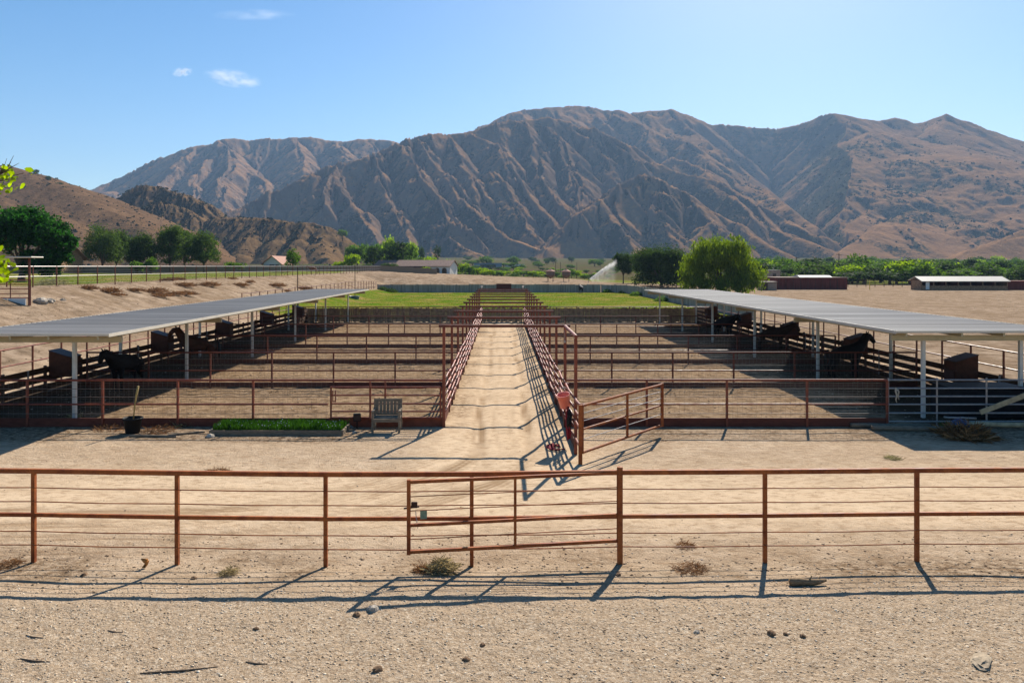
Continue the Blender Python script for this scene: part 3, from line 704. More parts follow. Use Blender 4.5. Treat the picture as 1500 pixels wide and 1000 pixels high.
MB().box((.16, -.09, .98), (.03, .03, .36)).box((.24, -.09, .98), (.03, .03, .36)).box((.20, -.09, .82), (.10, .025, .03)).build('latch', M['rust'], t)

# grey portable panel at the near right
t = thing('panel_gate', 'grey galvanised pipe panel gate under the near end of the right canopy', 'gate', (12.05, 23.05, 0)); W = 5.2
for z in (1.46, 1.20, .95, .70, .43, .17): MB().tube((0, 0, z), (W, 0, z), .027, 8).build('rail', M['galv'], t)
for x in (0.0, 1.55, 3.1, 4.5): MB().tube((x, .055 if 0 < x < W else 0, .02), (x, .055 if 0 < x < W else 0, 1.52), .026, 8).build('upright', M['galv'], t)
c = MB(); c.path([(.22, -.04, 1.23), (.20, -.06, 1.12), (.25, -.05, .98), (.21, -.05, .86), (.24, -.05, .76)], [.035, .03, .03, .022, .012], 7).path([(.24, -.05, 1.2), (.30, -.05, 1.1), (.28, -.05, .95), (.31, -.05, .85)], [.03, .028, .02, .01], 6)
c.build('tie_rope', simple('frayed_rope', (.42, .36, .27), .9, .1, .2, 30), t, True)

# wooden slat fence closing the pens at the back
for x0, x1, lab in ((-18.4, LX0, 'brown slatted back fence of the left pens in front of the grass field'), (LX0 + .02, LX1 - .02, 'short slatted fence closing the far end of the lane'), (LX1, 18.6, 'brown slatted back fence of the right pens in front of the grass field')):
    cx = (x0 + x1) / 2
    t = fence_thing('slat_fence', lab, 'slatted back fences', (cx, 66.2, 0)); rr = random.Random(int(x0 * 7))
    b = MB(); x = x0 + .05
    while x < x1 - .05:
        b.box((x - cx, rr.uniform(-.01, .01), .64 + rr.uniform(-.05, .04)), (.146, .02, 1.26), 0)
        x += rr.choice((.148, .15, .152, .158))
    b.build('slats', M['wood_fence'], t)
    b = MB(); b.tube((x0 - cx, .05, 1.36), (x1 - cx, .05, 1.36), .035, 8); b.build('top_rail', M['rust_dark'], t)
    MB().box((0, .035, .35), (x1 - x0, .04, .09)).box((0, .035, 1.0), (x1 - x0, .04, .09)).build('backing_rail', M['wood_fence'], t)
    n = max(1, round((x1 - x0) / 2.45))
    for i in range(1, n + 1):
        x = x0 + (x1 - x0) * i / n - cx
        MB().bar((x, .09, -.1), (x, .09, 1.42), .07).build('post', M['rust_dark'], t)

# ================================================================ canopies
def canopy(name, label, xi, xo, y0, y1, zi, zo, cols_in, cols_out, ys):
    """xi = eave beside the pens, xo = outer eave"""
    t = thing(name, label, 'canopy', ((xi + xo) / 2, (y0 + y1) / 2, 0), 0, 'long open canopies over the stalls'); cx, cy = t.location.x, t.location.y
    # ribbed sheet: ribs run across, from eave to eave
    prof = []; y = y0
    while y < y1 - .001:
        for f, h in ((0, 0), (.10, .017), (.20, .017), (.30, 0)):
            prof.append((y + f * .305, h))
        y += .305
    prof.append((y1, 0))
    vs, fs = [], []
    for i, (yy, h) in enumerate(prof): vs += [(xi - cx, yy - cy, zi + h), (xo - cx, yy - cy, zo + h)]
    for i in range(len(prof) - 1): fs.append((2 * i, 2 * i + 1, 2 * i + 3, 2 * i + 2) if xi > xo else (2 * i + 1, 2 * i, 2 * i + 2, 2 * i + 3))
    b = MB(); b.add(vs, [f[::-1] for f in fs]); b.build('roof_sheet', M['roof'], t)
    sg = 1 if xo > xi else -1
    L = y1 - y0; W = abs(xo - xi)
    MB().box(((xi - sg * .012) - cx, 0, zi - .035), (.024, L, .10)).build('eave_trim', M['roof_edge'], t)
    MB().box(((xo + sg * .012) - cx, 0, zo - .035), (.024, L, .10)).build('outer_trim', M['roof_edge'], t)
    MB().box((0, y0 - cy - .012, (zi + zo) / 2 - .028), (W + .06, .024, .075)).build('end_trim', M['roof_edge'], t)
    b = MB(); n = max(2, round(W / 1.1))
    for x in (xi + sg * .35, xi + sg * W * .38, xi + sg * W * .62, xo - sg * .35):
        z = zi + (zo - zi) * abs(x - xi) / W
        MB().box((x - cx, 0, z - .10), (.06, L - .1, .17)).build('purlin', M['roof_under'], t)
    for y in ys:
        MB().box((0, y - cy, min(zi, zo) - .28), (W - .4, .10, .18)).build('beam', M['roof_under'], t)
        for x in (cols_in, cols_out):
            MB().bar((x - cx, y - cy, gz(x, y) - .1), (x - cx, y - cy, min(zi, zo) - .37), .105, .105).build('column', M['post_white'], t)
    return t
m = NT('ribbed_white_roof', .65, .1)
st = m.noise(1.0, 5, .75, m.vec((.02, 1.9, .1))); big = m.noise(.25, 4)
m.color(m.mix(m.ramp(st, [(.38, .0), (.62, 1.0)]), m.ramp(big, [(.3, (.33, .31, .285)), (.7, (.40, .375, .345))]), (.19, .178, .168)))
m.l(m.ramp(st, [(.3, .55), (.7, .72)]), m.b.inputs['Roughness']); M['roof'] = m.m
canopy('stall_canopy', 'long ribbed pale metal canopy over the left stalls', -12.0, -16.9, 22.55, 66.6, 2.93, 2.95, -13.72, -16.6, [23.75 + 8.45 * k for k in range(6)])
canopy('stall_canopy', 'long ribbed pale metal canopy over the right stalls', 12.6, 18.2, 23.6, 65.4, 2.93, 2.95, 13.85, 17.05, [24.3 + 8.1 * k for k in range(6)])

# ================================================================ outer stall walls (boards) and outer pipe fences
for sg, side, y0, y1 in ((-1, 'left', 21.0, 66), (1, 'right', 21.0, 66)):
    X = sg * 17.35
    t = thing('board_wall', f'brown plank back wall with gaps behind the {side} stalls', 'wall', (X, (y0 + y1) / 2, 0), 0, 'plank walls behind the stalls'); cy = (y0 + y1) / 2; rr = random.Random(5 + sg)
    for z, hgt in ((1.06, .23), (.74, .24), (.42, .24), (.13, .22)):
        b = MB(); y = y0
        while y < y1 - .1:
            L = min(2.4, y1 - y); b.box((rr.uniform(-.006, .006), y + L / 2 - cy, z + rr.uniform(-.015, .015)), (.04, L - .02, hgt - rr.uniform(0, .02))); y += L
        b.build('plank', M['board'], t)
    y = y0
    while y < y1 + .1:
        MB().bar((sg * .065, y - cy, gz(X, y) - .1), (sg * .065, y - cy, 1.22), .085).build('post', M['dark_brown'], t); y += 2.4
    k = 0; y = y0 + 6.0 if sg < 0 else y0 + 4.7
    while y < y1:
        MB().bar((-sg * .05, y - cy, .05), (-sg * .05, y - cy, 1.18), .045).build('metal_post', M['galv'], t); y += 8.2
    X = sg * 18.6; t = fence_thing('outer_fence', f'rusty two-rail pipe fence running behind the {side} canopy', 'outer pipe fences', (X, 44, 0))
    n = 28; ys = [14 + (67.6 - 14) * i / n for i in range(n + 1)]
    for y in ys: MB().bar((0, y - 44, gz(X, y) - .1), (0, y - 44, 1.84), .055).build('post', M['rust_dark'], t)
    for z in (1.87, 1.24): MB().tube((0, ys[0] - 44, z), (0, ys[-1] - 44, z), .03, 8).build('rail', M['rust'], t)

# feed boxes on the plank walls
def feeder(X, Y, sg, label):
    t = thing('feed_box', label, 'feeder', (X, Y, 0), 0, 'wooden feed boxes on the stall walls')
    xo, xi = sg * .40, -sg * .42
    MB().prism([(xo, .78), (xi, .78), (xi, 1.50), (xo, 1.76)] if sg > 0 else [(xi, .78), (xo, .78), (xo, 1.76), (xi, 1.50)], -.36, .36).build('box_body', M['feeder'], t)
    MB().add([(xo * 1.03, -.385, 1.775), (xi * 1.05, -.385, 1.512), (xi * 1.05, .385, 1.512), (xo * 1.03, .385, 1.775), (xo * 1.03, -.385, 1.80), (xi * 1.05, -.385, 1.537), (xi * 1.05, .385, 1.537), (xo * 1.03, .385, 1.80)],
             [(0, 1, 2, 3), (7, 6, 5, 4), (0, 4, 5, 1), (1, 5, 6, 2), (2, 6, 7, 3), (3, 7, 4, 0)]).build('lid', M['dark_brown'], t)
    MB().box((xi + sg * .02 - sg * .035, 0, 1.05), (.03, .6, .34), 0, .005).build('feed_door', M['dark_brown'], t)
    return t
fl = ['nearest', 'second', 'third', 'fourth', 'fifth']
for k in range(5):
    feeder(-16.9, 28.6 + 8.2 * k, -1, f'brown box feeder on the left plank wall, {fl[k]} of that row')
    feeder(16.9, 27.2 + 8.1 * k, 1, f'brown box feeder on the right plank wall, {fl[k]} of that row')
# ================================================================ horses
def skin_mesh(name, nodes, edges, sub=2, root=0):
    me = bpy.data.meshes.new(name + '_skeleton'); me.from_pydata([n[0] for n in nodes], edges, [])
    o = bpy.data.objects.new('skin_source', me); COL.objects.link(o)
    sk = o.modifiers.new('skin', 'SKIN'); sk.use_smooth_shade = True
    for i, n in enumerate(nodes):
        r = n[1]; me.skin_vertices[0].data[i].radius = r if hasattr(r, '__len__') else (r, r); me.skin_vertices[0].data[i].use_root = (i == root)
    sb = o.modifiers.new('sub', 'SUBSURF'); sb.levels = sub
    dg = bpy.context.evaluated_depsgraph_get(); dg.update()
    res = bpy.data.meshes.new_from_object(o.evaluated_get(dg)); res.name = name
    bpy.data.objects.remove(o)
    for p in res.polygons: p.use_smooth = True
    return res
def horse_nodes(neck):
    N, E = [], []
    def a(p, r, par=None):
        N.append((p, r)); 
        if par is not None: E.append((par, len(N) - 1))
        return len(N) - 1
    pel = a((-.58, 0, 1.20), .335); loin = a((-.22, 0, 1.16), .345, pel); bar = a((.12, 0, 1.12), .365, loin); ch = a((.46, 0, 1.15), .33, bar)
    if neck == 'up': pts = [((.72, 0, 1.42), .25), ((.88, 0, 1.68), .19), ((1.00, 0, 1.88), .145), ((1.14, 0, 1.86), .13), ((1.28, 0, 1.70), .115), ((1.40, 0, 1.54), .085)]
    elif neck == 'mid': pts = [((.76, 0, 1.32), .25), ((.98, 0, 1.50), .19), ((1.16, 0, 1.64), .145), ((1.28, 0, 1.60), .13), ((1.38, 0, 1.42), .115), ((1.45, 0, 1.24), .085)]
    else: pts = [((.74, 0, 1.10), .24), ((.96, 0, .86), .18), ((1.14, 0, .62), .14), ((1.20, 0, .50), .12), ((1.22, 0, .30), .10), ((1.24, 0, .12), .08)]
    p = ch; chain = []
    for q, r in pts: p = a(q, r, p); chain.append(p)
    pol = N[chain[2]][0]; pre = Vector(N[chain[1]][0]); dr = (Vector(pol) - pre).normalized()
    for s in (-1, 1):
        e1 = a((pol[0] + dr.x * .06, s * .055, pol[2] + dr.z * .06 + .04), .035, chain[2]); a((pol[0] + dr.x * .12 + .01, s * .075, pol[2] + dr.z * .10 + .12), .012, e1)
    for s in (-1, 1):
        h = a((-.60, s * .16, .98), .21, pel); k = a((-.50, s * .17, .80), .15, h); hk = a((-.74, s * .16, .50), .075, k); c = a((-.70, s * .16, .30), .052, hk); f = a((-.69, s * .16, .14), .055, c); a((-.64, s * .16, .03), .075, f)
    for s in (-1, 1):
        h = a((.47, s * .14, .94), .17, ch); k = a((.43, s * .15, .76), .11, h); kn = a((.45, s * .15, .46), .070, k); c = a((.44, s * .15, .28), .048, kn); f = a((.44, s * .15, .13), .052, c); a((.48, s * .15, .03), .070, f)
    return N, E, [q for q, r in pts]
HM = {}
for kind in ('up', 'mid', 'low'):
    N, E, neck = horse_nodes(kind); HM[kind] = (skin_mesh('horse_body', N, E), neck)
coat = {}
for nm, c in (('black', (.012, .010, .010)), ('bay', (.075, .030, .018)), ('dark_bay', (.035, .018, .013)), ('chestnut', (.16, .06, .028))):
    coat[nm] = simple(nm + '_horse_coat', c, .65, .12, .3, 5)
hair = simple('horse_hair', (.010, .008, .007), .6, .3, .3, 20)
used = set()
def horse(x, y, rz, kind, color, label, sc=1.0, group='horses in the stalls'):
    t = thing('horse', label, 'horse', (x, y, gz(x, y)), rz, group); t.scale = (sc, sc, sc)
    me, neck = HM[kind]
    if (kind, color) not in used: me = me.copy(); used.add((kind, color)); me.materials.clear(); me.materials.append(coat[color]); 
    o = bpy.data.objects.new('body', me); COL.objects.link(o); o.parent = t
    if not me.materials: me.materials.append(coat[color])
    b = MB(); pts = [Vector(p) for p in neck[:3]]; up = Vector((-.75, 0, .65)) if kind != 'low' else Vector((.5, 0, .85))
    b.path([Vector((.50, 0, 1.40)), pts[0] + up * .19, pts[1] + up * .145, pts[2] + up * .12, pts[2] + Vector((.10, 0, .06))], [.03, .05, .055, .05, .03], 6)
    b.build('mane', hair, t, True)
    b = MB(); b.path([(-.82, 0, 1.28), (-.93, 0, 1.15), (-.97, .01, .85), (-.96, .02, .58), (-.94, .02, .40)], [.04, .055, .075, .06, .015], 7); b.build('tail', hair, t, True)
    return t
horse(-15.2, 29.9, R(258), 'mid', 'black', 'black horse facing the camera in the nearest left stall')
horse(-15.0, 36.6, R(196), 'up', 'bay', 'brown bay horse behind the second column of the left canopy, head raised')
horse(15.35, 33.0, R(8), 'up', 'black', 'black horse with raised head in the nearest right stall')
horse(15.6, 42.6, R(-28), 'mid', 'dark_bay', 'dark horse standing under the right canopy beside the third feed box')
horse(15.5, 51.5, R(-60), 'mid', 'black', 'dark horse in the farther right stall, fourth box back')
horse(XD(851, 138), 138, R(100), 'mid', 'black', 'small dark horse standing by the far grey wall beyond the grass', .95, 'horses out in the open')
horse(XD(459, 140), 140, R(190), 'mid', 'chestnut', 'small brown horse standing behind the left pasture fence', .95, 'horses out in the open')

# ================================================================ near props
# bench
t = thing('wooden_bench', 'weathered grey wooden bench standing before the closed pen gate', 'bench', (XD(567, 22.5), 22.5, 0), R(2))
wd = M['wood_grey']
for x in (-.40, .40):
    MB().bar((x, -.30, 0), (x, -.27, .62), .065).build('leg', wd, t)
    MB().bar((x, .20, 0), (x, .30, .93), .065).build('leg', wd, t)
    MB().box((x, -.04, .635), (.075, .56, .03), 0, .006).build('armrest', wd, t)
b = MB(); [b.box((0, -.24 + .105 * k, .42), (.84, .095, .03), 0, .005) for k in range(5)]; b.build('seat', wd, t)
MB().box((0, -.315, .375), (.76, .025, .10)).build('apron', wd, t)
b = MB()
for k in range(7): b.bar((-.33 + .11 * k, .235, .46), (-.33 + .11 * k, .285, .86), .095, .018)
b.box((0, .298, .885), (.80, .035, .085), 0, .006).box((0, .23, .475), (.80, .03, .06)); b.build('backrest', wd, t)

# black pot with a leaning stake
px = XD(194.5, 22.2)
t = thing('plant_pot', 'black plastic nursery pot on the ground left of the grass bed', 'pot', (px, 22.2, gz(px, 22.2)))
MB().lathe([(.19, 0), (.20, .01), (.255, .40), (.285, .40), (.290, .46), (.265, .46), (.25, .40), (.24, .33)], n=28, caps=False).build('pot_wall', M['black_plastic'], t, True)
MB().lathe([(.245, .32), (.12, .345), (.01, .35)], n=20, caps=False).build('soil', M['brown_stone'], t, True)
MB().lathe([(.19, .004), (.01, .004)], n=20, caps=False).build('pot_base', M['black_plastic'], t)
t = tag(MB().path([(0, 0, 0), (.05, .01, .5), (.08, .02, .75), (.14, .02, 1.05)], [.018, .022, .030, .034], 7).build('garden_stake', simple('yellow_bamboo', (.36, .25, .09), .7, .2, .35, 9), None, True), 'yellowish stake leaning up out of the black pot', 'stake')
t.location = (px - .03, 22.28, .34)

# grass bed with plank edging
def blades(name, n, x0, x1, y0, y1, h, w, mat, seed, zf=None, lean=.35):
    r = np.random.RandomState(seed); x = r.uniform(x0, x1, n); y = r.uniform(y0, y1, n)
    z = zf(x, y) if zf else np.zeros(n); a = r.uniform(0, 6.28, n); hh = h * r.uniform(.5, 1.25, n); la = r.uniform(0, 6.28, n); ll = hh * lean * r.uniform(0, 1.4, n)
    dx, dy = np.cos(a) * w / 2, np.sin(a) * w / 2
    v = np.stack([np.stack([x - dx, y - dy, z], -1), np.stack([x + dx, y + dy, z], -1), np.stack([x + ll * np.cos(la) * .5 + dx * .6, y + ll * np.sin(la) * .5 + dy * .6, z + hh * .62], -1), np.stack([x + ll * np.cos(la), y + ll * np.sin(la), z + hh], -1)], 1)
    return np_mesh(name, v.reshape(-1, 3), np.arange(4 * n).reshape(n, 4))
bx0, bx1, by0, by1 = -8.62, -4.75, 21.95, 22.88
t = thing('garden_bed', 'raised strip of lush green grass edged with planks before the pen fence', 'planting bed', ((bx0 + bx1) / 2, (by0 + by1) / 2, 0)); c = t.location
b = MB(); b.box((0, by0 - c.y - .03, .06), (bx1 - bx0 + .1, .05, .16)).build('front_plank', M['wood_grey'], t)
MB().box((0, by1 - c.y + .03, .06), (bx1 - bx0 + .1, .05, .16)).build('back_plank', M['wood_grey'], t)
for x in (bx0 - .03, bx1 + .03): MB().box((x - c.x, 0, .06), (.05, by1 - by0, .16)).build('side_plank', M['wood_grey'], t)
MB().box((0, 0, .04), (bx1 - bx0, by1 - by0, .14)).build('soil', M['brown_stone'], t)
o = link_mesh('grass', blades('grass', 7000, bx0 - c.x + .02, bx1 - c.x - .02, by0 - c.y, by1 - c.y, .19, .022, None, 3, lambda x, y: np.full_like(x, .10) + .03 * np.sin(x * 3)), M['grass_bed'], t); o['kind'] = 'stuff'
r = np.random.RandomState(9); b = MB()
for k in range(70):
    x, y = r.uniform(bx0, bx1) - c.x, r.uniform(by0, by1) - c.y; b.lathe([(.004, .22), (.016, .235), (.004, .25)], (x, y, r.uniform(-.02, .05)), 5)
o = b.build('blossoms', simple('pale_lilac_petal', (.50, .45, .55), .7, .2, .2, 9), t); o['kind'] = 'stuff'

def rock(name, label, x, y, s, mat, seed, group=None, cat='rock', flat=.65, z=None):
    r = np.random.RandomState(seed); n1, n2 = 9, 14; vs = []
    for i in range(n1 + 1):
        th = math.pi * i / n1
        for k in range(n2):
            ph = 2 * math.pi * k / n2; d = Vector((math.sin(th) * math.cos(ph), math.sin(th) * math.sin(ph), math.cos(th)))
            w = 1 + .45 * float(fbm(np.array([d.x * 1.7 + seed]), np.array([d.y * 1.7 + d.z * 2.1]), seed, 3)[0])
            vs.append(d * w)
    fs = [(i * n2 + k, i * n2 + (k + 1) % n2, (i + 1) * n2 + (k + 1) % n2, (i + 1) * n2 + k) for i in range(n1) for k in range(n2)]
    b = MB(); sx, sy, sz = (s, s, s * flat) if not hasattr(s, '__len__') else s
    b.add([(v.x * sx, v.y * sy, v.z * sz) for v in vs], [f[::-1] for f in fs])
    o = b.build(name, mat); o.location = (x, y, (gz(x, y) if z is None else z) + sz * .12); o.rotation_euler = (0, 0, r.uniform(0, 6))
    return tag(o, label, cat, group)
M['tan_stone'] = simple('tan_flat_stone', (.33, .26, .18), .95, .1, .3, 12, bump=.5)
def gp0(px, py):
    D = H * F / (py - VY)
    for _ in range(8): D = (H - gz(XD(px, D), D)) * F / (py - VY)
    return XD(px, D), D
for i, (a, bb, s) in enumerate(((499, 631, .10), (506, 628, .12), (513, 626, .09), (308, 640, .13), (519, 634, .08))):
    x, y = gp0(a, bb); rock('edging_rock', ['small pale rock at the right front corner of the grass bed', 'pale rock nearest the right end of the grass bed', 'small rock between the grass bed and the dark box', 'pale rock at the left front corner of the grass bed', 'small rock before the dark box by the bed'][i], x, y, s, M['stone'], 20 + i, 'rocks around the grass bed')
x, y = XD(523, 22.85), 22.85
t = thing('box_light', 'small dark box fixture at the kick board beside the grass bed', 'fixture', (x, y, 0), .2)
MB().box((0, 0, .34), (.23, .16, .24), 0, .02).build('housing', M['black_plastic'], t); MB().bar((0, 0, 0), (0, 0, .23), .03).build('stem', M['black_plastic'], t)
MB().box((0, -.085, .34), (.18, .01, .18)).build('face_plate', M['dark_brown'], t)

# white stump post, lower left
x, y = XD(14, 23.0), 22.3
o = MB().bar((0, 0, -.05), (-.10, .0, .88), .11).box((-.102, 0, .90), (.12, .12, .02)).build('marker_post', M['white_paint']); o.location = (x, y, 0)
tag(o, 'short leaning whitish post in the shade at the lower left', 'post')

# bucket hanging on the lane fence, halters below it
bx, by = LX1 - .20, 20.6
t = thing('bucket', 'coral red bucket hung on the right lane fence', 'bucket', (bx, by, 1.08), R(20)); t.rotation_euler = (R(8), R(-14), R(20))
MB().lathe([(.135, 0), (.14, .01), (.18, .36), (.195, .36), (.195, .385), (.175, .385), (.165, .34), (.128, .02), (.01, .02)], n=26, caps=False).build('bucket_wall', M['bucket'], t, True)
MB().lathe([(.135, .003), (.01, .003)], n=20, caps=False).build('bucket_base', M['bucket'], t)
MB().path([(.19, 0, .37), (.17, 0, .48), (.10, 0, .56), (0, 0, .58), (-.10, 0, .56), (-.17, 0, .48), (-.19, 0, .37)], .006, 6).build('handle', M['galv'], t, True)
def straps(name, label, x, y, z0, z1, n, seed, mat, pool=0):
    r = random.Random(seed); b = MB()
    for k in range(n):
        ox, oy = r.uniform(-.05, .03), r.uniform(-.16, .16); zz = r.uniform(z1, z1 + .25)
        pts = [(ox * .3, oy * .3, z0)] + [(ox + r.uniform(-.03, .03), oy + r.uniform(-.03, .03), z0 + (zz - z0) * q) for q in (.3, .6, .85)] + [(ox + .02, oy + .03, zz)]
        b.path(pts, [.012, .020, .024, .022, .014], 6)
    if pool:
        for k in range(pool):
            a0 = r.uniform(0, 6); rad = r.uniform(.10, .28)
            b.path([(rad * math.cos(a0 + q * .8) - .35, rad * 1.3 * math.sin(a0 + q * .8) - .1, -z1 * 0 + .02 - z1 + z1 + .0 + r.uniform(0, .03)) for q in range(6)], .018, 6)
    o = b.build(name, mat, None, True); o.location = (x, y, 0); return tag(o, label, 'rope')
o = straps('lead_rope', 'crimson halters and lead ropes hanging below the coral bucket', LX1 - .13, 20.45, 1.12, .18, 9, 4, M['rope_red'], 5)
o = straps('lead_rope', 'dark halter hanging beside the crimson ropes near the gate post', LX1 - .14, 19.95, 1.15, .55, 5, 8, M['black_plastic'])
# shade-side clutter at the right
def pole(label, p, q, r, mat, name='wooden_pole', group='poles lying by the right pens', r2=None):
    p, q = Vector(p), Vector(q); b = MB(); k = 7; rr = random.Random(int(p.x * 31))
    b.path([Vector((0, 0, 0)).lerp(q - p, i / k) + Vector((0, rr.uniform(-.012, .012), rr.uniform(-.012, .012))) for i in range(k + 1)], [r + ((r2 or r) - r) * i / k for i in range(k + 1)], 9)
    o = b.build(name, mat, None, True); o.location = p; return tag(o, label, 'pole', group)
g0 = lambda px, D, z: Vector((XD(px, D), D, z))
pole('long brown pole on the ground in the shade, left of the brush pile', g0(1277, 22.55, .08), g0(1392, 22.4, .08), .085, M['wood_grey'])
pole('thick brown pole against the base of the panel, behind the long pole', g0(1246, 22.93, .07), g0(1362, 22.95, .07), .07, M['wood_grey'])
pole('pale timber lying at the base of the panel, right of the brush pile', g0(1418, 22.75, .16), g0(1530, 22.6, .14), .075, M['wood_pale'])
pole('thin white rail lying above the blue bag', g0(1383, 22.9, .33), g0(1430, 22.9, .30), .03, M['galv'])
o = MB().bar((0, 0, 0), tuple(g0(1540, 22.7, 1.35) - g0(1436, 22.8, .50)), .035, .15).build('plank', M['wood_pale']); o.location = g0(1436, 22.8, .50)
tag(o, 'yellowish plank leaning diagonally against the grey panel at the right edge', 'plank')
t = thing('water_tank', 'large black tub standing in the near right stall behind the grey panel', 'tank', (XD(1432, 24.6), 24.6, 0))
MB().box((0, 0, .52), (2.5, 1.1, 1.0), 0, .06).build('tank_body', M['black_plastic'], t); MB().box((0, 0, 1.04), (2.56, 1.16, .05), 0, .012).build('rim', M['black_plastic'], t)
def brush(name, label, cat, x, y, n, rad, h, mat, seed, w=.03, blade=.45, group=None, z=None):
    r = np.random.RandomState(seed); a = r.uniform(0, 6.28, n); rr = rad * np.sqrt(r.uniform(0, 1, n)); cx, cy = rr * np.cos(a), rr * np.sin(a); cz = h * (1 - (rr / rad) ** 2) * r.uniform(0, 1, n)
    d = r.normal(0, 1, (n, 3)); d[:, 2] = np.abs(d[:, 2]) * .7; d /= np.linalg.norm(d, axis=1)[:, None]; L = blade * r.uniform(.4, 1.1, n)[:, None]
    c = np.stack([cx, cy, cz], -1); s = np.cross(d, r.normal(0, 1, (n, 3))); s /= np.linalg.norm(s, axis=1)[:, None]; s *= w / 2
    tipp = c + d * L; tipp[:, 2] -= .12 * L[:, 0]; tipp[:, 2] = np.maximum(tipp[:, 2], .01)
    v = np.stack([c - s, c + s, c + d * L * .6 + s * .7, tipp], 1).reshape(-1, 3)
    o = link_mesh(name, np_mesh(name, v, np.arange(4 * n).reshape(n, 4)), mat); o.location = (x, y, gz(x, y) if z is None else z)
    return tag(o, label, cat, group)
x, y = gp0(1412, 640)
brush('brush_pile', 'heap of dry brown palm fibres lying in the shade at the right', 'brush pile', x, y, 900, .62, .32, M['palm_dry'], 4, .03, .5)
o = rock('feed_bag', 'crumpled blue bag on top of the dry brown brush heap', XD(1405, 22.1), 22.1, (.36, .24, .22), simple('blue_tarp', (.03, .06, .14), .5, .4, .3, 12, bump=.4), 41, None, 'bag', z=.22)
brush('grass_tuft', 'small green tuft in the shade above the blue bag', 'plant', XD(1390, 22.95), 22.95, 130, .2, .1, M['leaf_mid'], 6, .02, .28)
# dry litter along the nearest left fence
for i, (a, bb, n, rad) in enumerate(((270, 622, 260, .45), (232, 632, 220, .5), (165, 628, 200, .55), (112, 612, 120, .22))):
    x, y = gp0(a, bb); brush('dry_grass', ['straw clump against the kick board between pot and grass bed', 'straw litter in front of the black pot', 'straw litter left of the black pot', 'yellow-green tuft at the foot of the nearest left column'][i], 'dry grass', x, y, n, rad, .12, M['weed_pale'] if i in (0, 3) else M['weed_dry'], 50 + i, .012, .25, 'dry grass by the left fence')
pole('grey plank half buried in front of the pot', (XD(190, 21.7), 21.7, .03), (XD(258, 21.6), 21.6, .03), .035, M['wood_grey'], 'ground_plank', 'planks near the black pot')
pole('thin grey board lying between the pot and the grass bed', (XD(246, 21.75), 21.75, .03), (XD(300, 22.3), 22.3, .03), .028, M['wood_grey'], 'ground_plank', 'planks near the black pot')

# foreground bits
M['weed_straw'] = leaf_mat('straw_weed', (.16, .125, .06), (.34, .27, .15), .3)
x, y = gp0(646, 838); brush('tumbleweed', 'round grey-green weed growing under the foreground gate', 'weed', x, y, 520, .20, .20, M['weed_straw'], 70, .006, .24)
brush('dry_weed', 'brown dry weed beside the green weed under the gate', 'weed', x - .27, y + .02, 350, .17, .10, M['weed_dry'], 71, .009, .16)
x, y = gp0(336, 841); brush('pale_weed', 'pale straw-coloured weed between two fence posts, left half', 'weed', x, y, 200, .14, .10, M['weed_straw'], 72, .005, .16)
x, y = gp0(1005, 800); brush('dry_weed', 'low brown weed just behind the fence right of the gate', 'weed', x, y, 200, .18, .05, M['weed_dry'], 73, .007, .12)
x, y = gp0(10, 828); brush('dry_weed', 'low brown weed at the left edge by the fence', 'weed', x, y, 260, .22, .07, M['weed_dry'], 74, .007, .14)
x, y = gp0(1012, 835); brush('dry_weed', 'flat dark weed mat under the fence right of the thick post', 'weed', x, y, 400, .30, .05, M['weed_dry'], 75, .007, .13)
x, y = gp0(318, 691); brush('dry_weed', 'flat dry weed patch behind the fence top rail, left half', 'weed', x, y, 240, .3, .05, M['weed_dry'], 76, .01, .14)
x, y = gp0(1308, 672); brush('pale_weed', 'small pale weed at the edge of the canopy shadow, right', 'weed', x, y, 160, .2, .07, M['weed_pale'], 77, .01, .15)
x, y = gp0(212, 832)
b = MB(); r = random.Random(3)
for k in range(3): b.path([(-.02 * k, 0, .01), (.03, .02 + .02 * k, .06 + .02 * k), (-.02 + .03 * k, .01, .12 + .01 * k), (-.07, .02, .15)], [.012, .02, .022, .006], 6)
o = b.build('dry_leaf', simple('orange_dead_leaf', (.42, .18, .05), .8, .2, .3, 9), None, True); o.location = (x, y, gz(x, y)); tag(o, 'curled orange dead leaf near the second fence post from the left', 'leaf')
x, y = gp0(1184, 857)
o = MB().path([(-.28, 0, .05), (-.14, .01, .055), (0, 0, .05), (.14, -.01, .06), (.28, .02, .075)], [.055, .06, .052, .045, .022], 9).path([(0, 0, .06), (.05, -.02, .16)], [.02, .006], 6).path([(.13, 0, .06), (.2, .04, .13)], [.02, .006], 6).build('firewood', simple('split_log', (.24, .16, .09), .9, .15, .45, 7, bump=.5, stretch=(2, 9, 9)), None, True); o.location = (x, y, gz(x, y) + .0); tag(o, 'broken chunk of firewood in the dirt before the right part of the fence', 'log')
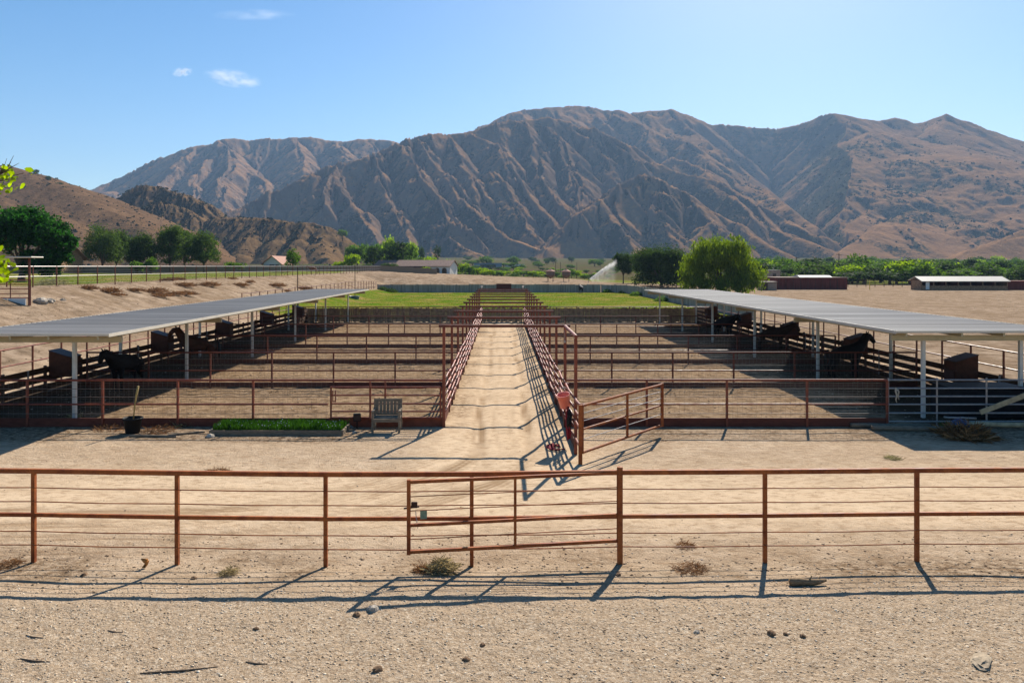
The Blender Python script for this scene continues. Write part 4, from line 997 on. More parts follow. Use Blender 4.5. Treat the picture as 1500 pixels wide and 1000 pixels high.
for i, (a, bb, s, mt, lab) in enumerate((
    (546, 893, .105, 'stone', 'pale stone in the foreground gravel below the gate'), (523, 901, .07, 'brown_stone', 'brown clod just left of the pale foreground stone'),
    (610, 851, .0, 'stone', ''), (707, 945, .05, 'brown_stone', 'brown clod in the gravel below the gate post'), (683, 966, .06, 'brown_stone', 'brown clod low in the gravel, centre'),
    (553, 981, .075, 'brown_stone', 'largest brown clod at the bottom edge, left of centre'), (1130, 928, .07, 'brown_stone', 'dark reddish brown clod, first of a short row at the right'),
    (1151, 929, .045, 'brown_stone', 'small reddish brown clod, second of the short row'), (1176, 932, .055, 'brown_stone', 'reddish brown clod with pale top ending the short row'),
    (375, 921, .055, 'brown_stone', 'dark clod in the gravel, left half'), (1438, 970, .20, 'stone', 'big flat grey stone in the lower right corner'),
    (123, 842, .06, 'brown_stone', 'brown clod by the shadows near the leftmost post'), (284, 847, .06, 'brown_stone', 'brown clod below the second post from the left'),
    (1020, 926, .05, 'stone', 'grey pebble left of the reddish clods'), (906, 842, .06, 'brown_stone', 'clod at the foot of the thick gate post'))):
    if s: x, y = gp0(a, bb); rock('field_stone' if mt == 'stone' else 'dirt_clod', lab, x, y, (s * 1.15, s * .55, s * .22) if a == 1438 else (s * .85, s * .7, s * .5), M['tan_stone' if a == 1438 else mt], 80 + i, 'loose stones and clods in the foreground')
for i, (a, bb, c, d, lab) in enumerate(((28, 964, 74, 969, 'dark twig lying in the gravel at the lower left'), (205, 986, 320, 976, 'long curved stick at the bottom left'), (158, 923, 180, 926, 'short dark stick in the gravel below the second post'), (38, 930, 64, 934, 'short twig in the gravel near the left edge'), (360, 969, 392, 972, 'thin stick in the gravel, bottom left of centre'))):
    p = Vector((*gp0(a, bb), 0)); q = Vector((*gp0(c, d), 0)); p.z = gz(p.x, p.y) + .004; q.z = gz(q.x, q.y) + .004; mid = (p + q) / 2 + Vector((0, -.03, .004))
    o = MB().path([Vector((0, 0, 0)), (mid - p), (q - p)], [.006, .012, .005], 6).build('twig', simple('dry_twig', (.14, .10, .07), .9, .1, .4, 20) if i == 0 else bpy.data.materials['dry_twig'], None, True); o.location = p; tag(o, lab, 'twig', 'twigs in the foreground gravel')

# gravel (uncountable)
def pebbles(name, n, x0, x1, y0, y1, s0, s1, mat, seed, dens=None):
    r = np.random.RandomState(seed); y = r.uniform(y0, y1, n); x = r.uniform(x0, x1, n)
    keep = np.abs(x) < (y * .76 + .4)
    if dens is not None: keep &= r.uniform(0, 1, n) < dens(x, y)
    x, y = x[keep], y[keep]; n = len(x)
    s = s0 + (s1 - s0) * r.uniform(0, 1, n) ** 5
    base = np.array([(1, 0, 0), (0, 1, 0), (-1, 0, 0), (0, -1, 0), (0, 0, .42), (0, 0, -.4)], float)
    v = base[None] * r.uniform(.6, 1.3, (n, 6, 1)) * s[:, None, None]; a = r.uniform(0, 6.28, n); ca, sa = np.cos(a), np.sin(a)
    vx = v[:, :, 0] * ca[:, None] - v[:, :, 1] * sa[:, None]; vy = v[:, :, 0] * sa[:, None] + v[:, :, 1] * ca[:, None]
    tilt = r.uniform(-.4, .4, n)[:, None]
    V = np.stack([vx + x[:, None], vy + y[:, None], v[:, :, 2] + vx * tilt + (ground_z(x, y) + s * .06)[:, None]], -1)
    f = np.array([(0, 1, 4), (1, 2, 4), (2, 3, 4), (3, 0, 4), (1, 0, 5), (2, 1, 5), (3, 2, 5), (0, 3, 5)])
    fs = (np.arange(n)[:, None, None] * 6 + f[None]).reshape(-1, 3)
    o = link_mesh(name, np_mesh(name, V.reshape(-1, 3), fs), mat); o['kind'] = 'stuff'; return o
m = NT('pebble_mix', .9, .15); g = m.n('ShaderNodeNewGeometry')
m.color(m.ramp(g.outputs['Random Per Island'], [(0, (.17, .105, .055)), (.2, (.32, .225, .145)), (.62, (.48, .36, .24)), (.88, (.58, .46, .33)), (1, (.76, .67, .53))])); M['pebble'] = m.m
m = NT('clod_mix', .95, .1); g = m.n('ShaderNodeNewGeometry')
m.color(m.ramp(g.outputs['Random Per Island'], [(0, (.11, .07, .045)), (.4, (.24, .165, .10)), (.85, (.40, .29, .19)), (1, (.55, .45, .34))])); M['clod'] = m.m
pebbles('gravel', 42000, -9.5, 9.5, 7.9, 11.7, .004, .026, M['pebble'], 1, lambda x, y: np.clip((11.75 - y) / .5, 0, 1))
pebbles('loose_pebbles', 15000, -11, 11, 11.0, 13.8, .005, .036, M['clod'], 2, lambda x, y: .25 + .75 * np.exp(-((y - 12.2) / .6) ** 2))
pebbles('yard_pebbles', 6000, -17, 17, 12.6, 22.8, .005, .026, M['clod'], 4, lambda x, y: .25 + .75 * (y > 21.3))
pebbles('pen_clods', 30000, -18, 18, 23.2, 60, .010, .055, M['clod'], 3, lambda x, y: pen_mask(x, y))
pebbles('bank_clods', 12000, -40, -19, 26, 120, .02, .085, M['clod'], 5)
pebbles('lot_clods', 9000, 19, 95, 26, 150, .02, .08, M['clod'], 6)
# ================================================================ arena walls
def wall_run(name, label, pts, h, mat, th=.16):
    t = thing(name, label, 'wall', (pts[0][0], pts[0][1], 0), 0, 'grey walls round the grass field')
    o = t.location.copy(); b = MB(); cp = MB(); rr = random.Random(3)
    for (x0, y0), (x1, y1) in zip(pts[:-1], pts[1:]):
        n = max(1, int(math.hypot(x1 - x0, y1 - y0) / 2.4))
        for i in range(n):
            p = Vector((x0 + (x1 - x0) * i / n, y0 + (y1 - y0) * i / n, 0)); q = Vector((x0 + (x1 - x0) * (i + 1) / n, y0 + (y1 - y0) * (i + 1) / n, 0))
            d = (q - p).normalized(); hh = h + rr.uniform(-.05, .05)
            b.bar(p - o + Vector((0, 0, hh / 2 - .1)) + d * .02, q - o + Vector((0, 0, hh / 2 - .1)) - d * .02, th, hh + .2)
            if i % 1 == 0: cp.bar(p - o + Vector((0, 0, -.1)), p - o + Vector((0, 0, hh + .08)), th + .08, .12)
    b.build('wall_panel', mat, t); cp.build('pilasters', mat, t)['kind'] = 'stuff'; return t
m = NT('streaked_grey_boards', .9, .15); v = m.vec((2.5, 2.5, .12))
m.color(m.ramp(m.noise(1.5, 6, .7, v), [(.28, (.14, .11, .085)), (.5, (.34, .285, .225)), (.72, (.47, .40, .32))])); M['wall_grey'] = m.m
wall_run('field_wall', 'grey streaked board wall at the far side of the grass field', [(-23.8, 142), (19.0, 142)], 1.5, M['wall_grey'])
wall_run('field_wall', 'grey wall curving along the right side of the grass field behind the right canopy', [(19.2, 142), (21.5, 140.5), (23.2, 137.5), (23.9, 133), (23.9, 70)], 1.5, M['wall_grey'])
t = fence_thing('side_rail_fence', 'rusty rail fence along the left side of the grass field', None, (-23.9, 104, 0))
for k in range(30):
    y = 68 + 2.5 * k; MB().bar((0, y - 104, gz(-23.9, y) - .1), (0, y - 104, gz(-23.9, y) + 1.5), .07).build('post', M['rust_dark'], t)
for z in (1.45, .95, .5): 
    b = MB()
    for k in range(29): b.tube((0, 68 + 2.5 * k - 104, gz(-23.9, 68 + 2.5 * k) + z), (0, 70.5 + 2.5 * k - 104, gz(-23.9, 70.5 + 2.5 * k) + z), .035, 6)
    b.build('rail', M['rust_dark'], t)
t = thing('water_trough', 'blue-grey plastic trough on the grass at the left end of the field', 'trough', (XD(519, 107), 107, 0), .3)
MB().lathe([(.55, 0), (.62, .05), (.74, .62), (.78, .64), (.78, .70), (.70, .70), (.66, .3)], n=18, caps=False).build('trough_wall', M['blue_tub'], t, True); MB().lathe([(.67, .55), (.01, .55)], n=18, caps=False).build('water', M['blue_tub'], t)
for nm, (px, D, b0, h, lab) in enumerate(((519.5, 118, 400, 0, 0), (417, 76, 0, 0, 0))): pass
for px, D, z1, lab in ((520, 108, 5.2, 'tall thin dark pole standing at the corner of the grass field, left'), (436, 70, 4.9, 'thin dark pole rising behind the left canopy')):
    x = XD(px, D); o = MB().tube((0, 0, -.1), (0, 0, z1 - gz(x, D)), .05, 8, .04).lathe([(.06, z1 - gz(x, D)), (.06, z1 - gz(x, D) + .05), (.01, z1 - gz(x, D) + .07)], n=8).build('pole', M['dark_brown']); o.location = (x, D, gz(x, D)); tag(o, lab, 'pole')

# ================================================================ left pasture fence, board fence, shelter
t = fence_thing('pasture_fence', 'pipe and mesh fence along the top of the dirt bank at the left', None, (-33.4, 120, 0))
y = 50.0; ys = []
while y < 205: ys.append(y); y += 2.75
hz = lambda y: gz(-33.4 + (y - 58) * .01, y)
fp = lambda y, z: Vector(((y - 58) * .01, y - 120, z))
for y in ys: MB().tube(fp(y, hz(y) - .1), fp(y, 5.02), .045, 7).build('post', M['rust_dark'], t)
for z, r in ((4.99, .035), (4.28, .026)):
    b = MB()
    for a, c in zip(ys[:-1], ys[1:]): b.tube(fp(a, z), fp(c, z), r, 6)
    b.build('rail', M['galv'], t)
b = MB()
for a, c in zip(ys[:-1], ys[1:]):
    for k in range(5): b.bar(fp(a, 3.75 + .24 * k), fp(c, 3.75 + .24 * k), .008)
b.build('wire_mesh', M['galv'], t)
t = fence_thing('board_fence', 'weathered solid board fence along the far edge of the left pasture', None, (-45, 175, 0))
for x0, x1, ya, yb in ((-110, -78, 150, 165), (-78, -46, 165, 185), (-46, -18, 185, 205)):
    b = MB(); n = 14
    for k in range(n):
        p = Vector((x0 + (x1 - x0) * k / n + 45, ya + (yb - ya) * k / n - 175, 0)); q = Vector((x0 + (x1 - x0) * (k + 1) / n + 45, ya + (yb - ya) * (k + 1) / n - 175, 0)); zb = gz(p.x - 45, p.y + 175)
        b.bar(p + Vector((0, 0, zb + .72)), q + Vector((0, 0, zb + .72)), .08, 1.55)
    b.build('board_panel', M['wood_grey'], t)
t = thing('corral_shelter', 'small pipe corral with a flat metal roof edge at the left picture border', 'shelter', (XD(43, 45), 45, gz(XD(43, 45), 45)))
MB().bar((0, 0, -.2), (0, 0, 2.85), .10).build('post', M['rust_dark'], t); MB().bar((-3.4, 0, -.2), (-3.4, 0, 2.85), .10).build('post', M['rust_dark'], t)
MB().box((-1.6, 0, 2.93), (4.2, 1.2, .08), 0, .02).build('roof', M['roof_edge'], t)
for z in (1.55, 1.28, 1.0, .72, .46): MB().tube((-3.4, -.06, z), (.12, -.06, z), .028, 7).build('rail', M['rust'], t)
for x in (-2.3, -1.1, .12): MB().tube((x, -.08, 0), (x, -.08, 1.6), .03, 7).build('upright', M['rust_dark'], t)
for k in range(3): MB().box((-2.9 + 1.12 * k, -.14, .22), (1.06, .06, .42), 0, .01).build('base_board', M['white_paint'], t)
for i, (px, D, s) in enumerate(((59, 46.5, .42), (73, 47.5, .30), (92, 49, .18))):
    rock('bank_rock', ['large dark grey rock on the bank beside the left corral', 'smaller dark rock right of the large one on the left bank', 'smallest rock on the left bank near the corral'][i], XD(px, D), D, s, M['stone'], 120 + i, 'rocks on the left bank')

# ================================================================ buildings
def block(name, label, cat, px0, px1, D, z0, h, depth, wall, roof, gable='x', rise=1.2, over=.4, group=None, wins=(), door=None, yaw=0.0):
    """simple house: walls, pitched roof, window and door parts. gable 'x': ridge along x; 'y': gable faces the camera; 'flat'"""
    x0, x1 = XD(px0, D), XD(px1, D); cx = (x0 + x1) / 2; W = x1 - x0
    t = thing(name, label, cat, (cx, D, z0), yaw, group)
    b = MB(); w2 = W / 2
    if gable == 'y': b.prism([(-w2, -.3), (w2, -.3), (w2, h), (0, h + rise), (-w2, h)], 0, depth)
    elif gable == 'x': b.prism_x([(0, -.3), (depth, -.3), (depth, h), (depth / 2, h + rise), (0, h)], -w2, w2)
    else: b.box((0, depth / 2, h / 2 - .15), (W, depth, h + .3))
    b.build('wall', wall, t)
    r = MB(); th = .14
    if gable == 'y':
        for s in (-1, 1):
            e = s * (w2 + over); ze = h - rise * over / w2
            r.prism([(0, h + rise + .02), (e, ze + .02), (e, ze + .02 + th), (0, h + rise + .02 + th)] if s > 0 else [(e, ze + .02), (0, h + rise + .02), (0, h + rise + .02 + th), (e, ze + .02 + th)], -over, depth + over)
    elif gable == 'x':
        for s in (-1, 1):
            e = depth / 2 + s * (depth / 2 + over); ze = h - rise * over / (depth / 2)
            r.prism_x([(depth / 2, h + rise + .02), (e, ze + .02), (e, ze + .02 + th), (depth / 2, h + rise + .02 + th)], -w2 - over, w2 + over)
    else: r.box((0, depth / 2, h + .08), (W + over * 2, depth + over * 2, .16))
    r.build('roof', roof, t)
    for wx, wz, ww, wh in wins:
        f = MB().box((wx * W - w2, -.04, wz), (ww, .09, wh)).build('window', M['dark_brown'], t)
        MB().box((wx * W - w2, -.10, wz), (ww * .84, .03, wh * .82)).build('pane', M['glass_dark'], f)
    if door: MB().box((door[0] * W - w2, -.05, door[2] / 2), (door[1], .1, door[2])).build('door', M['dark_brown'], t)
    return t
M['glass_dark'] = simple('dark_window_glass', (.02, .025, .03), .1, .5, .1, 1)
M['tile'] = simple('brown_roof_tile', (.20, .125, .095), .85, .2, .3, 2, bump=.3)
M['tile_red'] = simple('red_roof_tile', (.33, .17, .12), .85, .2, .25, 2)
M['wall_white'] = simple('white_stucco', (.62, .60, .56), .85, .2, .08, 1)
M['wall_blue'] = simple('blue_grey_siding', (.20, .24, .29), .6, .3, .12, .8)
M['barn_red'] = simple('dark_red_barn_siding', (.15, .040, .030), .8, .1, .3, 1.2, stretch=(3, 3, .3))
M['barn_roof'] = simple('pale_barn_roof', (.50, .455, .385), .6, .2, .06, .6)
M['grey_roof'] = simple('pale_grey_roof', (.30, .285, .27), .6, .3, .1, .6)
block('house', 'house with a brown tile roof half hidden behind the left trees', 'house', 52, 84, 150, 3.3, 3.5, 9, M['wood_fence'], M['tile'], 'x', 2.6, .9, wins=((.55, 1.7, 1.6, 1.4), (.8, 1.7, 1.4, 1.4)), door=(.3, 1.1, 2.1))
block('house', 'small white gabled house with red tiles beyond the pasture fence', 'house', 386, 411, 180, gz(-56, 180), 2.1, 12, M['wall_white'], M['tile_red'], 'y', 1.7, .5, wins=((.5, 1.3, 1.2, 1.0), (.8, 1.3, .8, 1.0)))
# arcade building
x0, x1, D = XD(623, 235), XD(659, 235), 235
t = thing('arcade_house', 'long white house with three arched openings beyond the dirt berm', 'house', (x1, D, gz(x1, D)), R(-14)); W = 8.2
b = MB(); z1 = 2.5
xs = [-W, -W + .7, -W + 2.4, -W + 3.1, -W + 4.8, -W + 5.5, -W + 7.2, 0]
for k in (0, 2, 4, 6): b.box(((xs[k] + xs[k + 1]) / 2, 0, z1 / 2 - .2), (xs[k + 1] - xs[k], .35, z1 + .4))
for k in (1, 3, 5):
    cx, r = (xs[k] + xs[k + 1]) / 2, (xs[k + 1] - xs[k]) / 2; n = 10
    poly = [(cx - r, 1.1)] + [(cx - r * math.cos(math.pi * j / n), 1.1 + r * math.sin(math.pi * j / n)) for j in range(1, n)] + [(cx + r, 1.1), (cx + r, z1), (cx - r, z1)]
    for j in range(n):
        a0, a1 = math.pi * j / n, math.pi * (j + 1) / n
        p0, p1 = (cx - r * math.cos(a0), 1.1 + r * math.sin(a0)), (cx - r * math.cos(a1), 1.1 + r * math.sin(a1))
        b.prism([p0, p1, (p1[0], z1), (p0[0], z1)][::1], -.175, .175)
b.build('arcade_wall', M['wall_white'], t)
MB().box((-W / 2, 1.9, 1.05), (W, .2, 2.5)).build('inner_wall', M['wood_fence'], t)
MB().prism_x([(.175, -.3), (7.8, -.3), (7.8, 2.5), (4.0, 4.3), (.175, 2.5)], -.3, 0).build('gable_wall', M['wall_white'], t)
MB().prism_x([(-.8, 2.32), (4.0, 4.32), (4.0, 4.48), (-.8, 2.48)], -26, .4).prism_x([(4.0, 4.32), (8.4, 2.3), (8.4, 2.46), (4.0, 4.48)], -26, .4).build('roof', M['tile'], t)
MB().prism_x([(2.2, -.3), (7.6, -.3), (7.6, 2.4), (2.2, 2.4)], -25.5, -W).build('wing_wall', M['dark_brown'], t)
block('shed', 'low blue-grey metal building with pale doors in front of the mountain foot', 'shed', 694, 735, 560, 3.2, 4.2, 8, M['wall_blue'], M['grey_roof'], 'flat', over=.5, wins=((.30, 1.7, 3, 2.6), (.55, 1.7, 2.6, 2.6), (.72, 1.7, 2.6, 2.6)))
block('shed', 'pale flat-roofed building right of the blue-grey shed', 'shed', 740, 768, 600, 4.0, 2.6, 8, M['wall_white'], M['grey_roof'], 'flat', over=.4, wins=((.3, 1.5, 1.6, 1.2), (.6, 1.5, 1.6, 1.2)))
block('white_shed', 'tiny white shed among the green trees at the foot of the rocky hill', 'shed', 527, 536, 420, 12.0, 3, 4, M['wall_white'], M['grey_roof'], 'x', .8, .3, wins=((.5, 1.6, .9, .9),))
# red barns and stables at the right
t = block('barn', 'long dark red barn with a short pale roof section beyond the open lot', 'barn', 1137, 1241, 160, 0, 2.45, 9, M['barn_red'], M['tile'], 'flat', over=.06)
for k in range(10): MB().box((-7.2 + 1.6 * k, -.03, 1.22), (.08, .06, 2.4)).build('batten', M['dark_brown'], t)
MB().prism_x([(2.5, 2.6), (7.5, 2.6), (6.0, 2.98), (4.0, 2.98)], -1.5, 5.6).build('roof_ridge', M['grey_roof'], t)
block('shed', 'small pale brown shed at the left end of the red barn', 'shed', 1115, 1138, 154, 0, 1.65, 2.6, simple('tan_boards', (.30, .225, .17), .9, .2, .25, 3), M['dark_brown'], 'flat', over=.1, door=(.25, 1.0, 1.5))
block('shed', 'small flat-topped tan building rising behind the red barn', 'shed', 1126, 1143, 185, 0, 3.9, 3, simple('tan_plaster', (.32, .25, .20), .9, .2, .2, 2), M['grey_roof'], 'flat', over=.15, wins=((.5, 2.8, .8, .7),))
D = 155; x0, x1 = XD(1349, D), XD(1476, D); W = x1 - x0
t = thing('stable', 'open-sided stable with a bright cream metal roof at the far right', 'stable', ((x0 + x1) / 2, D, 0))
MB().box((0, 3.6, .45), (W, .15, 1.1)).box((0, .0, .42), (W, .12, 1.0)).build('low_wall', M['wood_fence'], t)
MB().box((-W / 2 + .08, 1.8, 1.0), (.15, 3.6, 2.1)).box((W / 2 - .08, 1.8, 1.0), (.15, 3.6, 2.1)).build('end_wall', M['wood_fence'], t)
MB().box((0, 3.75, 1.05), (W, .12, 2.2)).build('back_wall', M['barn_red'], t)
for k in range(8): MB().bar((-W / 2 + .1 + (W - .2) * k / 7, -.02, 0), (-W / 2 + .1 + (W - .2) * k / 7, -.02, 2.05), .14).build('post', M['wood_fence'], t)
for k in range(1, 7): MB().box((-W / 2 + (W) * k / 7, 1.9, .95), (.08, 3.5, 1.7)).build('stall_partition', M['barn_red'], t)
MB().box((-W / 2 + 1.35, -.08, .95), (.75, .06, 1.6)).build('door', M['white_paint'], t)
MB().prism_x([(-.7, 1.78), (2.0, 2.75), (4.6, 1.95), (4.6, 2.07), (2.0, 2.87), (-.7, 1.90)], -W / 2 - .2, W / 2 + .2).build('roof', M['barn_roof'], t)
t = block('barn', 'low dark red barn wing continuing right of the cream-roofed stable', 'barn', 1477, 1560, 156, 0, 1.75, 5, M['barn_red'], M['barn_red'], 'flat', over=.1)
for px, D, label in ((1274, 158, 'thin yellow post standing in the open lot'),):
    o = MB().bar((0, 0, -.1), (0, 0, 1.75), .12).lathe([(.09, 1.75), (.09, 1.8), (.02, 1.84)], n=8).build('marker_post', simple('yellow_paint', (.62, .42, .06), .6, .3, .1, 3)); o.location = (XD(px, D), D, 0); tag(o, label, 'post')
t = fence_thing('rail_fence', 'brown post and rail fence under the trees right of the sprinkler', None, (XD(975, 150), 150, 0))
for k in range(11): MB().bar((-4.6 + .92 * k, .3 * k, -.1), (-4.6 + .92 * k, .3 * k, 1.15), .14).build('post', M['wood_fence'], t)
for z in (1.0, .6): MB().bar((-4.6, -.06, z), (4.6, 2.94, z), .05, .13).build('rail', M['wood_fence'], t)
t = fence_thing('lot_fence', 'thin dark rail fence between the red barn and the stable', None, (XD(1295, 180), 180, 0))
for k in range(9): MB().bar((-8.8 + 2.2 * k, 0, -.1), (-8.8 + 2.2 * k, 0, 1.35), .10).build('post', M['dark_brown'], t)
for z in (1.25, .75): MB().bar((-8.8, -.06, z), (8.8, -.06, z), .06).build('rail', M['dark_brown'], t)
# hopper bins
M['bin'] = simple('brown_galvanised_bin', (.17, .115, .085), .6, .3, .35, 2, stretch=(1, 1, 6))
for k, px in enumerate((806.5, 829.5)):
    D = 172; x = XD(px, D)
    t = thing('hopper_bin', ['left', 'right'][k] + ' one of two round hopper bins with conical roofs beyond the far wall', 'bin', (x, D, gz(x, D)), .2 * k, 'round hopper bins')
    MB().lathe([(.15, .75), (.95, 1.45), (1.0, 1.5), (1.0, 2.35), (1.03, 2.4)], n=20).build('tank', M['bin'], t)
    MB().lathe([(1.12, 2.38), (1.12, 2.43), (.22, 2.95), (.2, 3.05), (.02, 3.08)], n=20).build('cone_roof', M['tile_red'], t)
    for a in range(4): MB().bar((.85 * math.cos(a * 1.571 + .5), .85 * math.sin(a * 1.571 + .5), -.1), (.9 * math.cos(a * 1.571 + .5), .9 * math.sin(a * 1.571 + .5), 1.5), .09).build('leg', M['dark_brown'], t)
# dam between the hill and the rocky ridge
D = 960; t = thing('dam_spillway', 'pale concrete spillway between the brown hill and the rocky ridge', 'dam', (XD(187, D), D, 0))
zt, zb = dz(0, 309, D), dz(0, 345, D)
MB().prism_x([(-9, zb), (6, zb), (6, zt), (0, zt)], -8, 11).build('spillway_face', M['concrete'], t)
MB().box((-14, 3, zt + 6), (46, 5, 2.2)).build('deck', M['concrete'], t)
for x in (-9, 3, 12): MB().box((x, 3, (zt + zt + 6) / 2), (2.2, 5, 7)).build('pier', M['concrete'], t)
# utility poles
def upole(px, D, ytop, label, arm=True):
    x = XD(px, D); g = gz(x, D); zt = dz(0, ytop, D)
    t = thing('utility_pole', label, 'pole', (x, D, g), .3, 'wooden utility poles')
    MB().tube((0, 0, -.3), (0, 0, zt - g), .17, 8, .12).build('mast', M['dark_brown'], t)
    if arm:
        MB().box((0, -.16, zt - g - .6), (2.4, .12, .14)).build('crossarm', M['dark_brown'], t)
        MB().lathe([(.05, 0), (.08, .05), (.05, .2)], (-1.05, -.16, zt - g - .53), 8).lathe([(.05, 0), (.08, .05), (.05, .2)], (1.05, -.16, zt - g - .53), 8).build('insulator', M['galv'], t)
    return t
upole(1167, 300, 376, 'brown utility pole with crossarm left of the tall one at the right')
upole(1229, 270, 371, 'tallest dark utility pole at the right above the barn roof')
upole(814, 420, 383, 'thin utility pole above the left hopper bin'); upole(821, 430, 384, 'short thin pole right of the pole above the left hopper bin', False); upole(845, 470, 384, 'faint thin pole between the right hopper bin and the sprinkler', False)
o = MB(); pa, pb = Vector((XD(1229, 270), 270, dz(0, 391, 270))), Vector((XD(1420, 300), 300, dz(0, 397, 300)))
o.path([pa.lerp(pb, i / 12) - pa - Vector((0, 0, 1.2 * (1 - (i / 6 - 1) ** 2))) for i in range(13)], .035, 5); w = o.build('power_line', M['galv'], None, True); w.location = pa; tag(w, 'single pale power line running right from the tallest pole', 'cable')
# sprinkler
D = 178; x = XD(862, D); g = gz(x, D)
t = thing('sprinkler', 'irrigation sprinkler riser throwing a white fan of water', 'sprinkler', (x, D, g))
MB().tube((0, 0, -.1), (0, 0, dz(0, 408.5, D) - g - .1), .06, 8).build('riser', M['galv'], t)
MB().tube((0, 0, dz(0, 408.5, D) - g - .12), (.5, -.05, dz(0, 407, D) - g + .02), .06, 8, .035).build('nozzle', M['galv'], t)
o = MB()
pts = [(.45, 408.3), (36, 385.5), (40, 374), (33, 381), (12, 399.5)]
prof = [(0, -.15), (6.6, 3.55), (7.2, 5.2), (6.4, 6.6), (5.0, 4.4), (0, .1)]
zn = dz(0, 408.2, D) - g
poly = [(.3, zn - .10), (.9, 0.05), (6.6, 0.05), (7.0, 3.2), (7.1, 6.0), (6.4, 6.6), (5.4, zn + 4.1), (.3, zn + .08)]
n = 7; vs, fs = [], []
for j in range(n):
    sc = 1 - abs(j / (n - 1) * 2 - 1) ** 2 * .6; yy = (j / (n - 1) - .5) * 3.2
    for a, c in poly: vs.append((a, yy * (a / 7) + 0, zn + (c - zn) * sc))
m_ = len(poly)
for j in range(n - 1):
    for k in range(m_): fs.append((j * m_ + k, j * m_ + (k + 1) % m_, (j + 1) * m_ + (k + 1) % m_, (j + 1) * m_ + k))
fs += [tuple(range(m_))[::-1], tuple(range((n - 1) * m_, n * m_))]
o.add(vs, fs)
vm = bpy.data.materials.new('water_spray'); vm.use_nodes = True; nt = vm.node_tree; nt.nodes.remove(nt.nodes['Principled BSDF'])
pv = nt.nodes.new('ShaderNodeVolumePrincipled'); pv.inputs['Color'].default_value = (1, 1, 1, 1); pv.inputs['Anisotropy'].default_value = .35
tc = nt.nodes.new('ShaderNodeTexCoord'); sx = nt.nodes.new('ShaderNodeSeparateXYZ'); nt.links.new(tc.outputs['Object'], sx.inputs[0])
def mth(op, a, b=None, c=None):
    q = nt.nodes.new('ShaderNodeMath'); q.operation = op
    for i, v in enumerate((a, b, c)):
        if v is None: continue
        if hasattr(v, 'node'): nt.links.new(v, q.inputs[i])
        else: q.inputs[i].default_value = v
    return q.outputs[0]
# denser close to the jet line, thinning below it and with distance from the nozzle
line = mth('SUBTRACT', mth('SUBTRACT', sx.outputs[2], zn), mth('MULTIPLY', sx.outputs[0], .60))
near = mth('POWER', 2.718, mth('MULTIPLY', mth('MULTIPLY', line, line), -4.0))
below = mth('MULTIPLY', mth('LESS_THAN', line, 0.0), .055)
nz = nt.nodes.new('ShaderNodeTexNoise'); nz.inputs['Scale'].default_value = 1.1; nz.inputs['Detail'].default_value = 4
mp = nt.nodes.new('ShaderNodeMapping'); mp.inputs['Scale'].default_value = (1.3, 1, .45); nt.links.new(tc.outputs['Object'], mp.inputs['Vector']); nt.links.new(mp.outputs[0], nz.inputs['Vector'])
rag = mth('MAXIMUM', mth('MULTIPLY', mth('SUBTRACT', nz.outputs['Fac'], .28), 3.2), 0.0)
tot = mth('MULTIPLY', mth('ADD', near, below), rag)
tot = mth('MULTIPLY', tot, mth('MAXIMUM', mth('SUBTRACT', 1.0, mth('POWER', mth('DIVIDE', mth('MAXIMUM', sx.outputs[0], 0.0), 6.9), 2.5)), 0.0))
tot = mth('MULTIPLY', tot, mth('DIVIDE', 17.0, mth('ADD', sx.outputs[0], 1.4)))
nt.links.new(tot, pv.inputs['Density']); nt.links.new(pv.outputs[0], nt.nodes['Material Output'].inputs['Volume'])
sp = o.build('water_spray', vm); sp.location = (x, D, g); tag(sp, kind='stuff')

# ================================================================ trees
def crown_arrays(lobes, n, leaf, seed, per=22, spread=.16, inner=.55, droop=0.0, flat=1.0):
    r = np.random.RandomState(seed); L = np.array(lobes, float)
    vol = (L[:, 3] * L[:, 4]) ** 1.0; nc = max(1, n // per); li = r.choice(len(L), nc, p=vol / vol.sum())
    d = r.normal(0, 1, (nc, 3)); d /= np.linalg.norm(d, axis=1)[:, None]; low = d[:, 2] < -.55; d[low, 2] *= -.6
    rad = inner + (1 - inner) * r.uniform(0, 1, nc) ** .6
    rx = np.stack([L[li, 3], L[li, 3], L[li, 4]], -1)
    cc = L[li, :3] + d * rad[:, None] * rx
    i = np.repeat(np.arange(nc), per); m = len(i); s = spread * L[li, 3][i][:, None]
    c = cc[i] + r.normal(0, 1, (m, 3)) * s * np.array([1, 1, .75]); 
    if droop: c[:, 2] -= droop * np.abs(r.normal(0, 1, m)) * s[:, 0]
    nrm = d[i] * .7 + r.normal(0, 1, (m, 3)) * .8; nrm /= np.linalg.norm(nrm, axis=1)[:, None]
    a = np.cross(nrm, r.normal(0, 1, (m, 3))); a /= np.linalg.norm(a, axis=1)[:, None]; b = np.cross(nrm, a)
    if droop: a = a * .4 + np.array([0, 0, -1.0]); a /= np.linalg.norm(a, axis=1)[:, None]
    q = leaf * r.uniform(.55, 1.35, (m, 1)); w = .55 if not droop else .42
    v = np.stack([c - a * q, c + b * q * w, c + a * q, c - b * q * w], 1).reshape(-1, 3)
    return v, np.arange(4 * m).reshape(m, 4), cc
